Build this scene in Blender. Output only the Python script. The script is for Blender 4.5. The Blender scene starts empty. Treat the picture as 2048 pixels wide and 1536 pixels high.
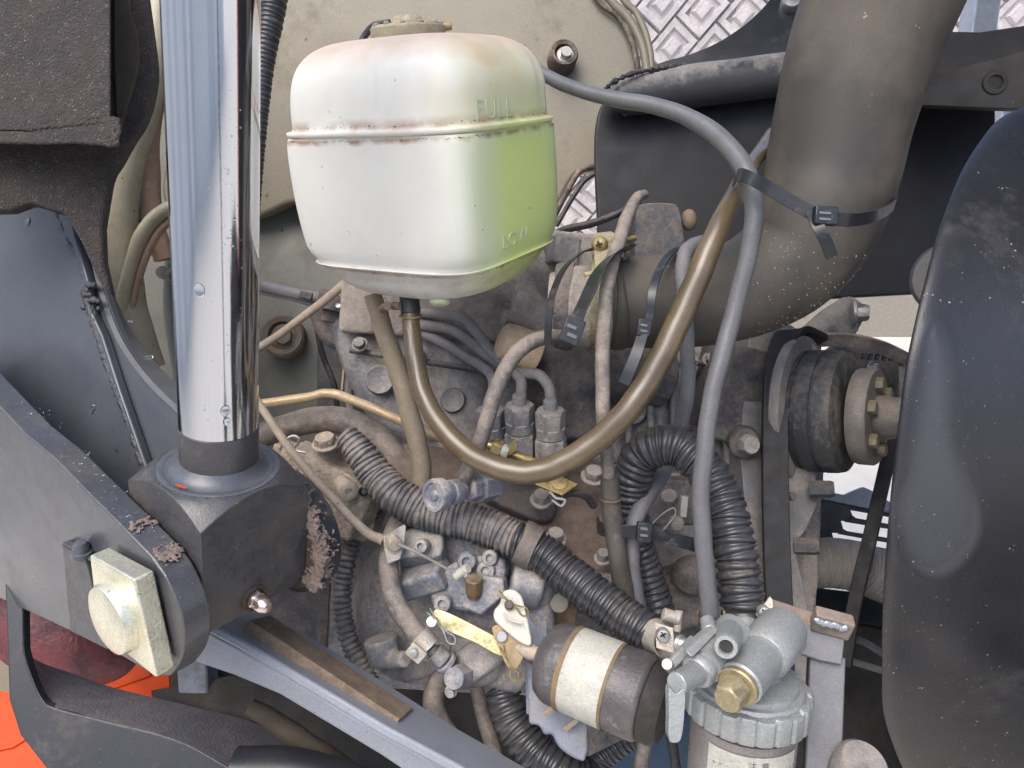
import bpy, bmesh, math, random
from mathutils import Vector, Matrix, Euler
random.seed(7)
sc = bpy.context.scene
COL = sc.collection
# ---------------------------------------------------------------- camera
CAM_H = 1.25; PITCH = 22.0; F = 1450.0          # F: focal length in photo pixels (photo is 2048 wide)
cam_d = bpy.data.cameras.new('camera'); cam = bpy.data.objects.new('camera', cam_d); COL.objects.link(cam)
cam.location = (0, 0, CAM_H); cam.rotation_euler = (math.radians(90 - PITCH), 0, 0)
cam_d.sensor_width = 36; cam_d.lens = 36 * F / 2048; cam_d.clip_start = 0.02; cam_d.clip_end = 200
sc.camera = cam
CM = Matrix.Translation((0, 0, CAM_H)) @ Euler((math.radians(90 - PITCH), 0, 0)).to_matrix().to_4x4()
CR = CM.to_3x3()
# ---------------------------------------------------------------- world, sun, exposure
SUN_EL, SUN_AZ = 58.0, -146.0       # azimuth measured from +Y (view direction), clockwise
w = bpy.data.worlds.new('World'); sc.world = w; w.use_nodes = True
wn = w.node_tree; wn.nodes.clear()
sky = wn.nodes.new('ShaderNodeTexSky'); sky.sky_type = 'NISHITA'; sky.sun_disc = False
sky.sun_elevation = math.radians(SUN_EL); sky.sun_rotation = math.radians(SUN_AZ)
sky.air_density = 1.0; sky.dust_density = 3.0; sky.ozone_density = 1.0
bg = wn.nodes.new('ShaderNodeBackground'); bg.inputs['Strength'].default_value = 0.15
wo = wn.nodes.new('ShaderNodeOutputWorld')
wn.links.new(sky.outputs[0], bg.inputs[0]); wn.links.new(bg.outputs[0], wo.inputs[0])
sd = bpy.data.lights.new('sun', 'SUN'); sd.energy = 1.0; sd.angle = math.radians(52); sd.color = (1, .96, .9)
sun = bpy.data.objects.new('sun', sd); COL.objects.link(sun)
_a = math.radians(SUN_AZ); _e = math.radians(SUN_EL)
_d = Vector((math.sin(_a) * math.cos(_e), math.cos(_a) * math.cos(_e), math.sin(_e)))
sun.location = _d * 20; sun.rotation_euler = _d.to_track_quat('Z', 'Y').to_euler()
vs = sc.view_settings; sc.display_settings.display_device = 'sRGB'
vs.view_transform = 'Standard'; vs.look = 'None'; vs.exposure = 1.2; vs.gamma = 1; vs.use_curve_mapping = False
try: sc.cycles.use_denoising = True
except Exception: pass
sc.cycles.max_bounces = 8

# ---------------------------------------------------------------- geometry helpers
def S(x, y, D):
    'world point seen at photo pixel x, y at depth D metres'
    return CM @ Vector(((x - 1024) / F * D, (768 - y) / F * D, -D))
def dv(r, u, t):
    'unit world vector from right, up, toward-viewer components'
    return (CR @ Vector((r, u, t))).normalized()
TO = dv(0, 0, 1); RT = dv(1, 0, 0); UP = dv(0, 1, 0)
def px(n, D): return n * D / F
def plane3(a, b, c):
    p, q, r = S(*a), S(*b), S(*c); n = (q - p).cross(r - p).normalized()
    if n.dot(TO) < 0: n = -n
    return (p, n)
def on(x, y, pl):
    o = CM.translation; d = S(x, y, 1.0) - o
    return o + d * ((pl[0] - o).dot(pl[1]) / d.dot(pl[1]))
def crv(pts, n=6, closed=False):
    'Catmull-Rom through tuples of any length'
    P = [tuple(map(float, p)) for p in pts]; m = len(P); out = []
    rng = range(m if closed else m - 1)
    for i in rng:
        if closed: a, b, c, d = P[(i-1) % m], P[i], P[(i+1) % m], P[(i+2) % m]
        else:
            b, c = P[i], P[i+1]
            a = P[i-1] if i else tuple(2*x-y for x, y in zip(b, c))
            d = P[i+2] if i+2 < m else tuple(2*y-x for x, y in zip(b, c))
        for k in range(n):
            t = k / n
            out.append(tuple(.5*((2*q)+(r-p)*t+(2*p-5*q+4*r-s)*t*t+(3*q-p-3*r+s)*t**3) for p, q, r, s in zip(a, b, c, d)))
    if not closed: out.append(P[-1])
    return out
def frames(P):
    n = len(P); T = []
    for i in range(n):
        T.append((P[min(i+1, n-1)] - P[max(i-1, 0)]).normalized())
    ref = UP if abs(T[0].dot(UP)) < .9 else RT
    N = [(ref - T[0]*ref.dot(T[0])).normalized()]
    for i in range(1, n):
        v = N[-1] - T[i]*N[-1].dot(T[i]); N.append(v.normalized())
    return T, N
def sweep(P, R, seg=14, caps=True, mod=None):
    T, N = frames(P); V = []; Fc = []
    for i, p in enumerate(P):
        b = T[i].cross(N[i])
        for k in range(seg):
            a = 2*math.pi*k/seg; r = R[i]
            if mod: r *= mod(i, k, seg)
            V.append(p + (N[i]*math.cos(a) + b*math.sin(a))*r)
    for i in range(len(P)-1):
        for k in range(seg):
            a = i*seg+k; b_ = i*seg+(k+1) % seg
            Fc.append((a, b_, b_+seg, a+seg))
    if caps:
        Fc.append(tuple(reversed(range(seg)))); Fc.append(tuple(range((len(P)-1)*seg, len(P)*seg)))
    return V, Fc
def resample(P, R, step):
    out = [P[0]]; rr = [R[0]]; acc = 0
    for i in range(len(P)-1):
        L = (P[i+1]-P[i]).length
        if L < 1e-9: continue
        t = step - acc
        while t <= L:
            out.append(P[i].lerp(P[i+1], t/L)); rr.append(R[i]+(R[i+1]-R[i])*t/L); t += step
        acc = L - (t - step)
    return out, rr
def hose(pts, seg=14, n=8, caps=True):
    'pts: (x, y, D, radius px)'
    c = crv(pts, n)
    q = random.random()*6; m = max(12, len(c)); w_ = lambda i, k: math.sin(i*.37+q*k)+.6*math.sin(i*.83+q*2.1*k)
    g_ = 0 if pts[0][3] > 60 else 1
    P = [S(a+min(.04*r, .7)*g_*w_(i, 1.3), b+min(.04*r, .7)*g_*w_(i, 2.7), d) for i, (a, b, d, r) in enumerate(c)]; R = [px(r*(1+.010*g_*w_(i, 4.1)), d) for i, (a, b, d, r) in enumerate(c)]
    return sweep(P, R, seg, caps)
def conduit(pts, pitch_px=12, seg=22, depth=.13, slit=None, groove=.34):
    'ribbed flexible conduit'
    c = crv(pts, 14); P = [S(a, b, d) for a, b, d, r in c]; R = [px(r, d) for a, b, d, r in c]
    Dm = sum(p[2] for p in pts)/len(pts); pitch = px(pitch_px, Dm)
    sub = 8; P, R = resample(P, R, pitch/sub)
    prof = [1-depth, 1-depth, 1-depth*.25, 1, 1, 1, 1-depth*.25, 1-depth]
    if groove > .4: prof = [1-depth, 1-depth, 1-depth, 1-depth*.4, 1, 1, 1-depth*.4, 1-depth]
    jit = [random.uniform(.986, 1.008) for _ in range(len(R)//sub+2)]
    R = [r*(1-(1-prof[i % sub])*(1.15-.3*jit[i//sub]%1 if 0 else 1))*jit[i//sub] for i, r in enumerate(R)]
    P = [p + RT*math.sin(i/sub*2.3)*pitch*.05 + UP*math.sin(i/sub*1.1)*pitch*.08 for i, p in enumerate(P)]
    m = None
    if slit is not None:
        def m(i, k, s): return .86 if k == slit else (.985 if (k == (slit+1) % s and (i//sub) % 2) else 1)
    return sweep(P, R, seg, True, m)
def lathe(p, d, prof, seg=28, hexes=None, ph=0.0, caps=True):
    'prof: (t, r[, n]) along d from p; n=6 gives a hexagon section'
    d = d.normalized(); ref = UP if abs(d.dot(UP)) < .9 else RT
    u = (ref - d*ref.dot(d)).normalized(); v = d.cross(u)
    V = []; Fc = []
    for it in prof:
        t, r = it[0], it[1]; n = it[2] if len(it) > 2 else 0
        for k in range(seg):
            a = 2*math.pi*k/seg + ph
            rr = r
            if n:
                b = (2*math.pi*k/seg) % (2*math.pi/n); rr = r*math.cos(math.pi/n)/math.cos(b-math.pi/n)
            V.append(p + d*t + (u*math.cos(a) + v*math.sin(a))*rr)
    for i in range(len(prof)-1):
        for k in range(seg):
            a = i*seg+k; b = i*seg+(k+1) % seg
            Fc.append((a, b, b+seg, a+seg))
    if caps:
        Fc.append(tuple(reversed(range(seg)))); Fc.append(tuple(range((len(prof)-1)*seg, len(prof)*seg)))
    return V, Fc
def cyl(a, b, r, r2=None, ch=.12, seg=28):
    'cylinder between two world points, radii metres, chamfered ends'
    r2 = r if r2 is None else r2; L = (b-a).length; c = min(ch*min(r, r2), L*.3)
    return lathe(a, b-a, [(0, max(r-c, r*.1)), (c, r), (L-c, r2), (L, max(r2-c, r2*.1))], seg)
def cylp(a, b, r, r2=None, **k):
    'ends (x,y,D), radii px'
    return cyl(S(*a), S(*b), px(r, a[2]), px(r2 if r2 is not None else r, b[2]), **k)
def hexb(p, d, r, h, flange=0, seg=36, ph=0.0):
    pr = []
    if flange: pr += [(0, flange*.96), (.04*h, flange), (.2*h, flange), (.26*h, flange*.95)]
    else: pr += [(0, r, 6)]
    pr += [(.27*h, r, 6), (.84*h, r, 6), (h, r*.84), (h*1.0, r*.5)]
    return lathe(p, d, pr, seg, ph=ph)
def prism(poly, ext):
    n = len(poly); V = list(poly) + [p + ext for p in poly]
    Fc = [tuple(range(n)), tuple(reversed(range(n, 2*n)))] + [(i, i+n, (i+1) % n+n, (i+1) % n) for i in range(n)]
    return V, Fc
def plate(pts, pl, th):
    'outline in photo pixels laid on a plane, thickness pushed away from the viewer'
    return prism([on(x, y, pl) for x, y in pts], -pl[1]*th)
def boxw(c, x, y, z):
    V = [c + x*i + y*j + z*k for i in (-1, 1) for j in (-1, 1) for k in (-1, 1)]
    return V, [(0,1,3,2), (4,6,7,5), (0,4,5,1), (2,3,7,6), (0,2,6,4), (1,5,7,3)]
def boxp(x, y, D, w, h, dp, rx=0, ry=0, rz=0):
    'box centred at pixel, w,h px size, dp metres deep, rotated about camera axes (degrees)'
    M = CR @ Euler((math.radians(rx), math.radians(ry), math.radians(rz))).to_matrix()
    return boxw(S(x, y, D), M @ Vector((px(w, D)/2, 0, 0)), M @ Vector((0, px(h, D)/2, 0)), M @ Vector((0, 0, dp/2)))
def ball(c, rx, ry=None, rz=None, seg=20, rg=12, M=None):
    ry = ry or rx; rz = rz or rx; M = M or CR; V = []; Fc = []
    for i in range(rg+1):
        th = math.pi*i/rg
        for k in range(seg):
            a = 2*math.pi*k/seg
            V.append(c + M @ Vector((rx*math.sin(th)*math.cos(a), ry*math.cos(th), rz*math.sin(th)*math.sin(a))))
    for i in range(rg):
        for k in range(seg):
            a = i*seg+k; b = i*seg+(k+1) % seg; Fc.append((a, a+seg, b+seg, b))
    return V, Fc
def ballp(x, y, D, rx, ry, rz=None): return ball(S(x, y, D), px(rx, D), px(ry, D), px(rz or rx, D))
def band(P, W, w, th):
    'flat strip along points P with unit width vectors W'
    n = len(P); V = []; Fc = []
    for i, p in enumerate(P):
        t = (P[min(i+1, n-1)] - P[max(i-1, 0)]).normalized(); wv = W[i] if isinstance(W, list) else W
        wv = (wv - t*wv.dot(t)).normalized(); nn = t.cross(wv)
        V += [p + wv*w/2, p - wv*w/2, p - wv*w/2 + nn*th, p + wv*w/2 + nn*th]
    for i in range(n-1):
        for k in range(4):
            a = 4*i+k; b = 4*i+(k+1) % 4; Fc.append((a, b, b+4, a+4))
    Fc += [(3, 2, 1, 0), tuple(4*(n-1)+k for k in range(4))]
    return V, Fc
def strap(pts, w, W, th=.0012, n=8):
    c = crv(pts, n); return band([S(a, b, d) for a, b, d in c], W, w, th)
def hoop(c, ax, r, w, th, a0=0, a1=360, n=40, sq=1.0):
    'band round an axis'
    ax = ax.normalized(); u = (TO - ax*TO.dot(ax)).normalized(); v = ax.cross(u); V = []; Fc = []
    full = a1-a0 >= 360; m = n if full else n+1
    for i in range(m):
        a = math.radians(a0+(a1-a0)*i/n); e = u*math.cos(a)+v*math.sin(a)*sq
        for (dw, dr) in ((-.5, 0), (-.5, th), (.5, th), (.5, 0)): V.append(c + e*(r+dr) + ax*w*dw)
    for i in range(n):
        j = (i+1) % m
        for k in range(4): Fc.append((4*i+k, 4*i+(k+1) % 4, 4*j+(k+1) % 4, 4*j+k))
    if not full: Fc += [(0, 1, 2, 3), tuple(reversed([4*(m-1)+k for k in range(4)]))]
    return V, Fc
def coil(a, b, r, turns, wire, seg=6, per=12):
    L = b-a; d = L.normalized(); u = (UP-d*UP.dot(d)).normalized(); v = d.cross(u)
    P = [a + L*(i/(turns*per)) + (u*math.cos(2*math.pi*i/per)+v*math.sin(2*math.pi*i/per))*r for i in range(int(turns*per)+1)]
    return sweep(P, [wire]*len(P), seg)
def join(*ms):
    V = []; Fc = []
    for v, f in ms:
        o = len(V); V += v; Fc += [tuple(i+o for i in q) for q in f]
    return V, Fc
# ---------------------------------------------------------------- objects
def mk(name, m, mat, bevel=0, seg=2, sharp=35, fuse=0, smooth=0, kind=None, label=None, sub=0):
    me = bpy.data.meshes.new(name); me.from_pydata([tuple(v) for v in m[0]], [], m[1]); me.validate(); 
    bm = bmesh.new(); bm.from_mesh(me); bmesh.ops.recalc_face_normals(bm, faces=bm.faces); bm.to_mesh(me); bm.free()
    for p in me.polygons: p.use_smooth = True
    if not fuse: me.set_sharp_from_angle(angle=math.radians(sharp))
    me.materials.append(mat)
    o = bpy.data.objects.new(name, me); COL.objects.link(o)
    if bevel:
        b = o.modifiers.new('bevel', 'BEVEL'); b.width = bevel; b.segments = seg; b.limit_method = 'ANGLE'; b.angle_limit = math.radians(38); b.harden_normals = False
    if fuse:
        r = o.modifiers.new('fuse', 'REMESH'); r.mode = 'VOXEL'; r.voxel_size = fuse; r.use_smooth_shade = True
        s = o.modifiers.new('soften', 'SMOOTH'); s.factor = .5; s.iterations = smooth or 4
    if sub:
        s = o.modifiers.new('sub', 'SUBSURF'); s.levels = s.render_levels = sub
    if kind: o['kind'] = kind
    if label: o['label'] = label
    return o
ALL = []
class Thing:
    def __init__(s, name, label, cat, group=None, kind=None):
        s.root = bpy.data.objects.new(name, None); COL.objects.link(s.root); s.root.empty_display_size = .03
        if kind: s.root['kind'] = kind
        s.root['label'] = label; s.root['category'] = cat
        if group: s.root['group'] = group
        s.parts = []; ALL.append(s)
    def add(s, name, m, mat, parent=None, **k):
        o = mk(name, m, mat, **k); o.parent = parent or s.root; s.parts.append(o); return o
    def done(s):
        lo = Vector((1e9,)*3); hi = -lo
        for o in s.parts:
            for v in o.data.vertices:
                for i in range(3): lo[i] = min(lo[i], v.co[i]); hi[i] = max(hi[i], v.co[i])
        c = Vector(((lo.x+hi.x)/2, (lo.y+hi.y)/2, lo.z)); T = Matrix.Translation(-c)
        for o in s.parts:
            if o.get('shared'): continue
            o.data.transform(T)
        s.root.location = c; s.c = c
def single(name, label, cat, m, mat, group=None, kind=None, **k):
    o = mk(name, m, mat, **k)
    n = len(o.data.vertices); c = sum((v.co for v in o.data.vertices), Vector())/n
    o.data.transform(Matrix.Translation(-c)); o.location = c
    if kind: o['kind'] = kind
    o['label'] = label; o['category'] = cat
    if group: o['group'] = group
    return o
# ---------------------------------------------------------------- materials
def material(name, base, rough=.5, metal=0, dust=None, amt=.4, dscale=40, up=.35, bump=.3, bscale=500, bdist=.0008,
             var=.12, specks=None, sden=.5, sscale=350, coat=0, sss=0, sssr=(.02, .02, .015), spec=.5, big=0, extra=None, aniso=0, streak=False, grain=None, mot=.22):
    if grain is None: grain = .2 if dust else 0
    m = bpy.data.materials.new(name); m.use_nodes = True; nt = m.node_tree; N = nt.nodes; L = nt.links
    b = N['Principled BSDF']; tc = N.new('ShaderNodeTexCoord')
    def noise(s, det=4, r=.55, vec=None):
        n = N.new('ShaderNodeTexNoise'); n.inputs['Scale'].default_value = s; n.inputs['Detail'].default_value = det; n.inputs['Roughness'].default_value = r
        L.new(vec or tc.outputs['Object'], n.inputs['Vector']); return n.outputs['Fac']
    def mr(x, a, b_, c=0, d=1):
        n = N.new('ShaderNodeMapRange'); L.new(x, n.inputs[0])
        for i, v in zip((1, 2, 3, 4), (a, b_, c, d)): n.inputs[i].default_value = v
        return n.outputs[0]
    def mth(op, x, y):
        n = N.new('ShaderNodeMath'); n.operation = op; n.use_clamp = False
        for i, v in enumerate((x, y)):
            if isinstance(v, (int, float)): n.inputs[i].default_value = v
            else: L.new(v, n.inputs[i])
        return n.outputs[0]
    def mix(f, a, c):
        n = N.new('ShaderNodeMix'); n.data_type = 'RGBA'
        if isinstance(f, (int, float)): n.inputs[0].default_value = f
        else: L.new(f, n.inputs[0])
        for i, v in ((6, a), (7, c)):
            if isinstance(v, tuple): n.inputs[i].default_value = (*v, 1)
            else: L.new(v, n.inputs[i])
        return n.outputs[2]
    col = mix(mr(noise(dscale*1.7, 5), .3, .7), tuple(c*(1-var) for c in base), tuple(min(1, c*(1+var)) for c in base))
    ro = None
    vec = None
    if streak:
        mp = N.new('ShaderNodeMapping'); mp.inputs['Scale'].default_value = (1, 1, .22); L.new(tc.outputs['Object'], mp.inputs[0]); vec = mp.outputs[0]
    rgh = mr(noise(dscale*2.3, 3), .3, .7, rough*.82, min(1, rough*1.2))
    if dust:
        g = N.new('ShaderNodeNewGeometry'); sx = N.new('ShaderNodeSeparateXYZ'); L.new(g.outputs['Normal'], sx.inputs[0])
        n1 = mr(noise(dscale, 6, .62, vec), .32, .68, -.35, .35)
        f = mth('ADD', mth('ADD', n1, amt), mth('MULTIPLY', sx.outputs[2], up))
        f = mth('ADD', f, mr(noise(dscale*7, 4, .65), .3, .7, -mot, mot))
        f2 = mr(f, .22, .78)
        f3 = mth('MULTIPLY', f2, mr(noise(800, 2, .5), .3, .62, .62, 1))
        col = mix(f3, col, mix(mr(noise(dscale*3, 3), .35, .65), tuple(c*.85 for c in dust), tuple(min(1, c*1.12) for c in dust)))
        rgh = mth('ADD', mth('MULTIPLY', rgh, mth('SUBTRACT', 1, f3)), mth('MULTIPLY', f3, .88))
        if metal:
            L.new(mth('MULTIPLY', mth('SUBTRACT', 1, f3), metal), b.inputs['Metallic'])
    elif metal: b.inputs['Metallic'].default_value = metal
    if specks:
        v = N.new('ShaderNodeTexVoronoi'); v.inputs['Scale'].default_value = sscale; L.new(tc.outputs['Object'], v.inputs['Vector'])
        s1 = mr(v.outputs['Distance'], .12, .28, 1, 0)
        s2 = mr(noise(sscale*.27, 2), .5+.2*(1-sden)-.02, .5+.2*(1-sden)+.04)
        col = mix(mth('MULTIPLY', s1, s2), col, specks)
    if grain:
        gn = mr(noise(620, 3, .7), .28, .72, 1-grain, 1+grain)
        hs = N.new('ShaderNodeHueSaturation'); L.new(gn, hs.inputs['Value']); L.new(col, hs.inputs['Color']); col = hs.outputs[0]
    if extra: col = extra(N, L, tc, col, mix, mr, noise, mth)
    L.new(col, b.inputs['Base Color']); L.new(rgh, b.inputs['Roughness'])
    b.inputs['Specular IOR Level'].default_value = spec
    if coat: b.inputs['Coat Weight'].default_value = coat; b.inputs['Coat Roughness'].default_value = .12
    if sss:
        b.inputs['Subsurface Weight'].default_value = sss; b.inputs['Subsurface Radius'].default_value = sssr; b.inputs['Subsurface Scale'].default_value = 1
    if bump:
        bp = N.new('ShaderNodeBump'); bp.inputs['Strength'].default_value = bump; bp.inputs['Distance'].default_value = bdist*1.8
        h = noise(bscale, 4, .6)
        if big: h = mth('ADD', h, mth('MULTIPLY', noise(bscale/8, 3), big))
        L.new(h, bp.inputs['Height']); L.new(bp.outputs[0], b.inputs['Normal'])
    return m
TAN = (.30, .24, .18); BRN = (.10, .08, .066)
M = {}
def press_sheen(N, L, tc, col, mix, mr, noise, mth):
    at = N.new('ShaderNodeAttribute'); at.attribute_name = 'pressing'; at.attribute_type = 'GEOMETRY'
    return mix(at.outputs['Fac'], col, (.05, .052, .060))  # lighter teardrop: sky sheen on the pressing painted into the colour
M['chrome'] = material('chrome', (.60, .61, .64), .09, 1, bump=.02, bscale=900, var=.01)
M['paint_black'] = material('paint_black', (.020, .021, .026), .38, 0, BRN, .12, 14, .1, .25, 900, .0003, specks=(.2, .17, .13), sden=.25, sscale=500)
M['paint_clean'] = material('paint_clean', (.018, .020, .026), .36, 0, (.06, .05, .045), .02, 10, .1, .2, 900, .0003)
M['arm_brown'] = material('arm_brown', (.052, .054, .062), .3, 0, (.095, .082, .07), .22, 9, mot=.08, up=.05, bump=.35, bscale=700, bdist=.0004, coat=.35, specks=(.36, .31, .22), sden=.45, sscale=620)
M['arm_dirty'] = material('arm_dirty', (.026, .022, .022), .45, 0, (.062, .047, .041), .6, 22, .1, 1.0, 520, .0022, specks=(.40, .34, .27), sden=.75, sscale=640, big=1.0)
M['block_blk'] = material('block_blk', (.048, .048, .052), .26, 0, (.098, .08, .064), .34, 13, -.2, .3, 700, .0004, specks=(.3, .24, .14), sden=.35, sscale=480)
M['cast'] = material('cast', (.13, .133, .15), .45, 0, (.36, .32, .28), .42, 28, .42, .6, 380, .0011, var=.25, big=.8, streak=True)
M['cast_blue'] = material('cast_blue', (.14, .15, .178), .42, 0, (.40, .35, .30), .27, 40, .38, .5, 420, .0009, var=.22, big=.5)
M['cast_brown'] = material('cast_brown', (.20, .175, .16), .7, 0, (.38, .33, .28), .6, 26, .3, .6, 420, .001, var=.2, big=.6)
M['oily'] = material('oily', (.075, .057, .046), .34, 0, (.22, .165, .125), .42, 30, .35, .5, 380, .001, big=.7)
M['tan_cast'] = material('tan_cast', (.2, .17, .15), .7, 0, (.42, .345, .26), .58, 36, .3, .9, 380, .0014, var=.15, big=.9)
M['dark_cast'] = material('dark_cast', (.045, .05, .06), .5, 0, (.17, .14, .12), .34, 32, .35, .5, 400, .001, big=.6)
M['duct'] = material('duct', (.042, .037, .032), .55, 0, (.125, .102, .076), .40, 7, .25, .3, 900, .0003, mot=.03, grain=.1, specks=(.42, .33, .2), sden=.02, sscale=260)
M['rubber'] = material('rubber', (.022, .022, .024), .45, 0, (.15, .12, .095), .16, 35, .25, .25, 700, .0004)
M['rubber_brown'] = material('rubber_brown', (.095, .083, .075), .5, 0, (.28, .235, .195), .45, 30, .3, .35, 700, .0004)
M['conduit'] = material('conduit', (.042, .042, .046), .3, 0, (.16, .13, .1), .02, 26, .15, .12, 700, .0003)
M['conduit_dusty'] = material('conduit_dusty', (.07, .07, .075), .4, 0, (.33, .28, .235), .34, 16, .3, .12, 700, .0003)
M['hose_grey'] = material('hose_grey', (.108, .107, .110), .42, 0, (.16, .12, .1), .06, 30, -.2, .15, 800, .0003)
M['hose_lines'] = material('hose_lines', (.22, .215, .22), .5, 0, (.2, .16, .13), .3, 40, .2, .3, 800, .0004)
M['hose_beige'] = material('hose_beige', (.22, .175, .115), .5, 0, (.27, .215, .15), .4, 24, .1, .2, 800, .0003)
M['strap'] = material('strap', (.015, .016, .019), .32, 0, (.12, .1, .08), .05, 60, .1, .1, 900, .0002)
M['zinc_yel'] = material('zinc_yel', (.30, .275, .15), .34, .85, (.34, .29, .16), .22, 60, .2, .2, 700, .0004, var=.2)
M['brass'] = material('brass', (.34, .265, .11), .36, .85, (.3, .23, .12), .25, 60, .2, .2, 700, .0004, var=.2)
M['gold'] = material('gold', (.74, .71, .55), .3, .75, (.36, .29, .16), .02, 30, -.15, .3, 500, .0006, var=.12, specks=(.2, .15, .08), sden=.3)
M['steel'] = material('steel', (.5, .49, .46), .34, .8, (.3, .26, .2), .2, 60, .2, .2, 700, .0004)
M['alu'] = material('alu', (.31, .32, .31), .4, .35, (.26, .225, .16), -.02, 34, -.1, .45, 500, .0006, var=.08, specks=(.2, .1, .05), sden=.05, sscale=160)
M['bracket'] = material('bracket', (.13, .13, .138), .5, .1, (.19, .17, .155), .2, 20, .1, .3, 700, .0004)
M['beam'] = material('beam', (.225, .238, .27), .4, 0, (.3, .26, .21), -.12, 14, .1, .2, 500, .0005, var=.06, specks=(.08, .06, .05), sden=.15, sscale=200)
M['rust_iron'] = material('rust_iron', (.12, .085, .06), .7, 0, (.23, .17, .12), .5, 40, .2, .5, 500, .0006)
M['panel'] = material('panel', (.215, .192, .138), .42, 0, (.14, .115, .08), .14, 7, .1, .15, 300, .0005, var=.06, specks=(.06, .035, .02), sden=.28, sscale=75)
M['panel_dim'] = material('panel_dim', (.13, .13, .105), .5, 0, (.12, .10, .075), .14, 9, .1, .15, 300, .0005, var=.08, specks=(.05, .03, .02), sden=.2, sscale=90)  # darker copy of panel; shade of the recess is put into the colour
M['seal'] = material('seal', (.05, .04, .035), .6, 0, (.3, .22, .16), .28, 40, .2, .3, 600, .0005)
M['seal_tan'] = material('seal_tan', (.30, .2, .14), .7, 0, (.36, .25, .18), .5, 40, .2, .3, 600, .0005)
M['offwhite'] = material('offwhite', (.46, .44, .37), .4, 0, (.36, .3, .2), -.1, 50, .1, .1, 600, .0004, sss=.2)
M['orange'] = material('orange', (.56, .062, .008), .35, 0, (.35, .15, .08), -.2, 20, .1, .05, 500, .0003, spec=.2)
M['maroon'] = material('maroon', (.13, .028, .032), .5, 0, (.035, .025, .03), .35, 34, -.1, .5, 90, .003)
M['shroud'] = material('shroud', (.016, .016, .019), .31, 0, (.035, .033, .031), .08, 9, -.02, .45, 750, .0005, specks=(.33, .29, .22), sden=.2, sscale=260, spec=.65, extra=press_sheen)
M['black_dull'] = material('black_dull', (.010, .010, .012), .55, 0, (.024, .021, .019), .05, 14, .1, .3, 700, .0004)
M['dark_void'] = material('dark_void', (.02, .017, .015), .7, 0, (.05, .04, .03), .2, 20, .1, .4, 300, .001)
M['label'] = material('label', (.42, .405, .35), .5, 0, (.22, .19, .15), .06, 60, 0, .3, 500, .0004, var=.12)
M['label_rust'] = material('label_rust', (.15, .11, .06), .6, 0, (.22, .15, .07), .3, 60, 0, .3, 500, .0004)
M['ink_red'] = material('ink_red', (.25, .05, .05), .6, bump=0)
M['ink_dark'] = material('ink_dark', (.05, .05, .07), .6, bump=0)
M['concrete'] = material('concrete', (.58, .55, .49), .8, 0, (.42, .37, .3), .1, 3, .0, .4, 60, .003)
M['tile'] = material('tile', (.50, .455, .45), .26, 0, (.33, .285, .255), .22, 9, .1, .5, 60, .004, var=.25)
M['tile_joint'] = material('tile_joint', (.26, .235, .2), .8, bump=.4, bscale=100)
M['dirt'] = material('dirt', (.2, .15, .125), .9, bump=.8, bscale=900, var=.3)
M['boom_paint'] = material('boom_paint', (.055, .06, .072), .36, 0, (.06, .05, .045), .02, 10, .1, .2, 900, .0003, coat=.25)
M['panel_warm'] = material('panel_warm', (.36, .32, .225), .45, 0, (.22, .18, .12), .1, 12, .1, .15, 300, .0005, specks=(.06, .035, .02), sden=.2, sscale=120)
M['flange_sheen'] = material('flange_sheen', (.07, .073, .082), .36, 0, (.1, .08, .07), .02, 30, .1, .1)  # lighter paint for the flange; its sky sheen is put into the colour
M['rust_dim'] = material('rust_dim', (.14, .12, .09), .7, 0, (.13, .08, .05), .4, 60, .1, .4)
# ================================================================ SETTING
def ground():
    V = [Vector((x, y, 0)) for x, y in ((-40, -30), (40, -30), (40, 60), (-40, 60))]
    o = mk('ground', (V, [(0, 1, 2, 3)]), M['concrete']); o['kind'] = 'structure'; return o
ground()
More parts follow.
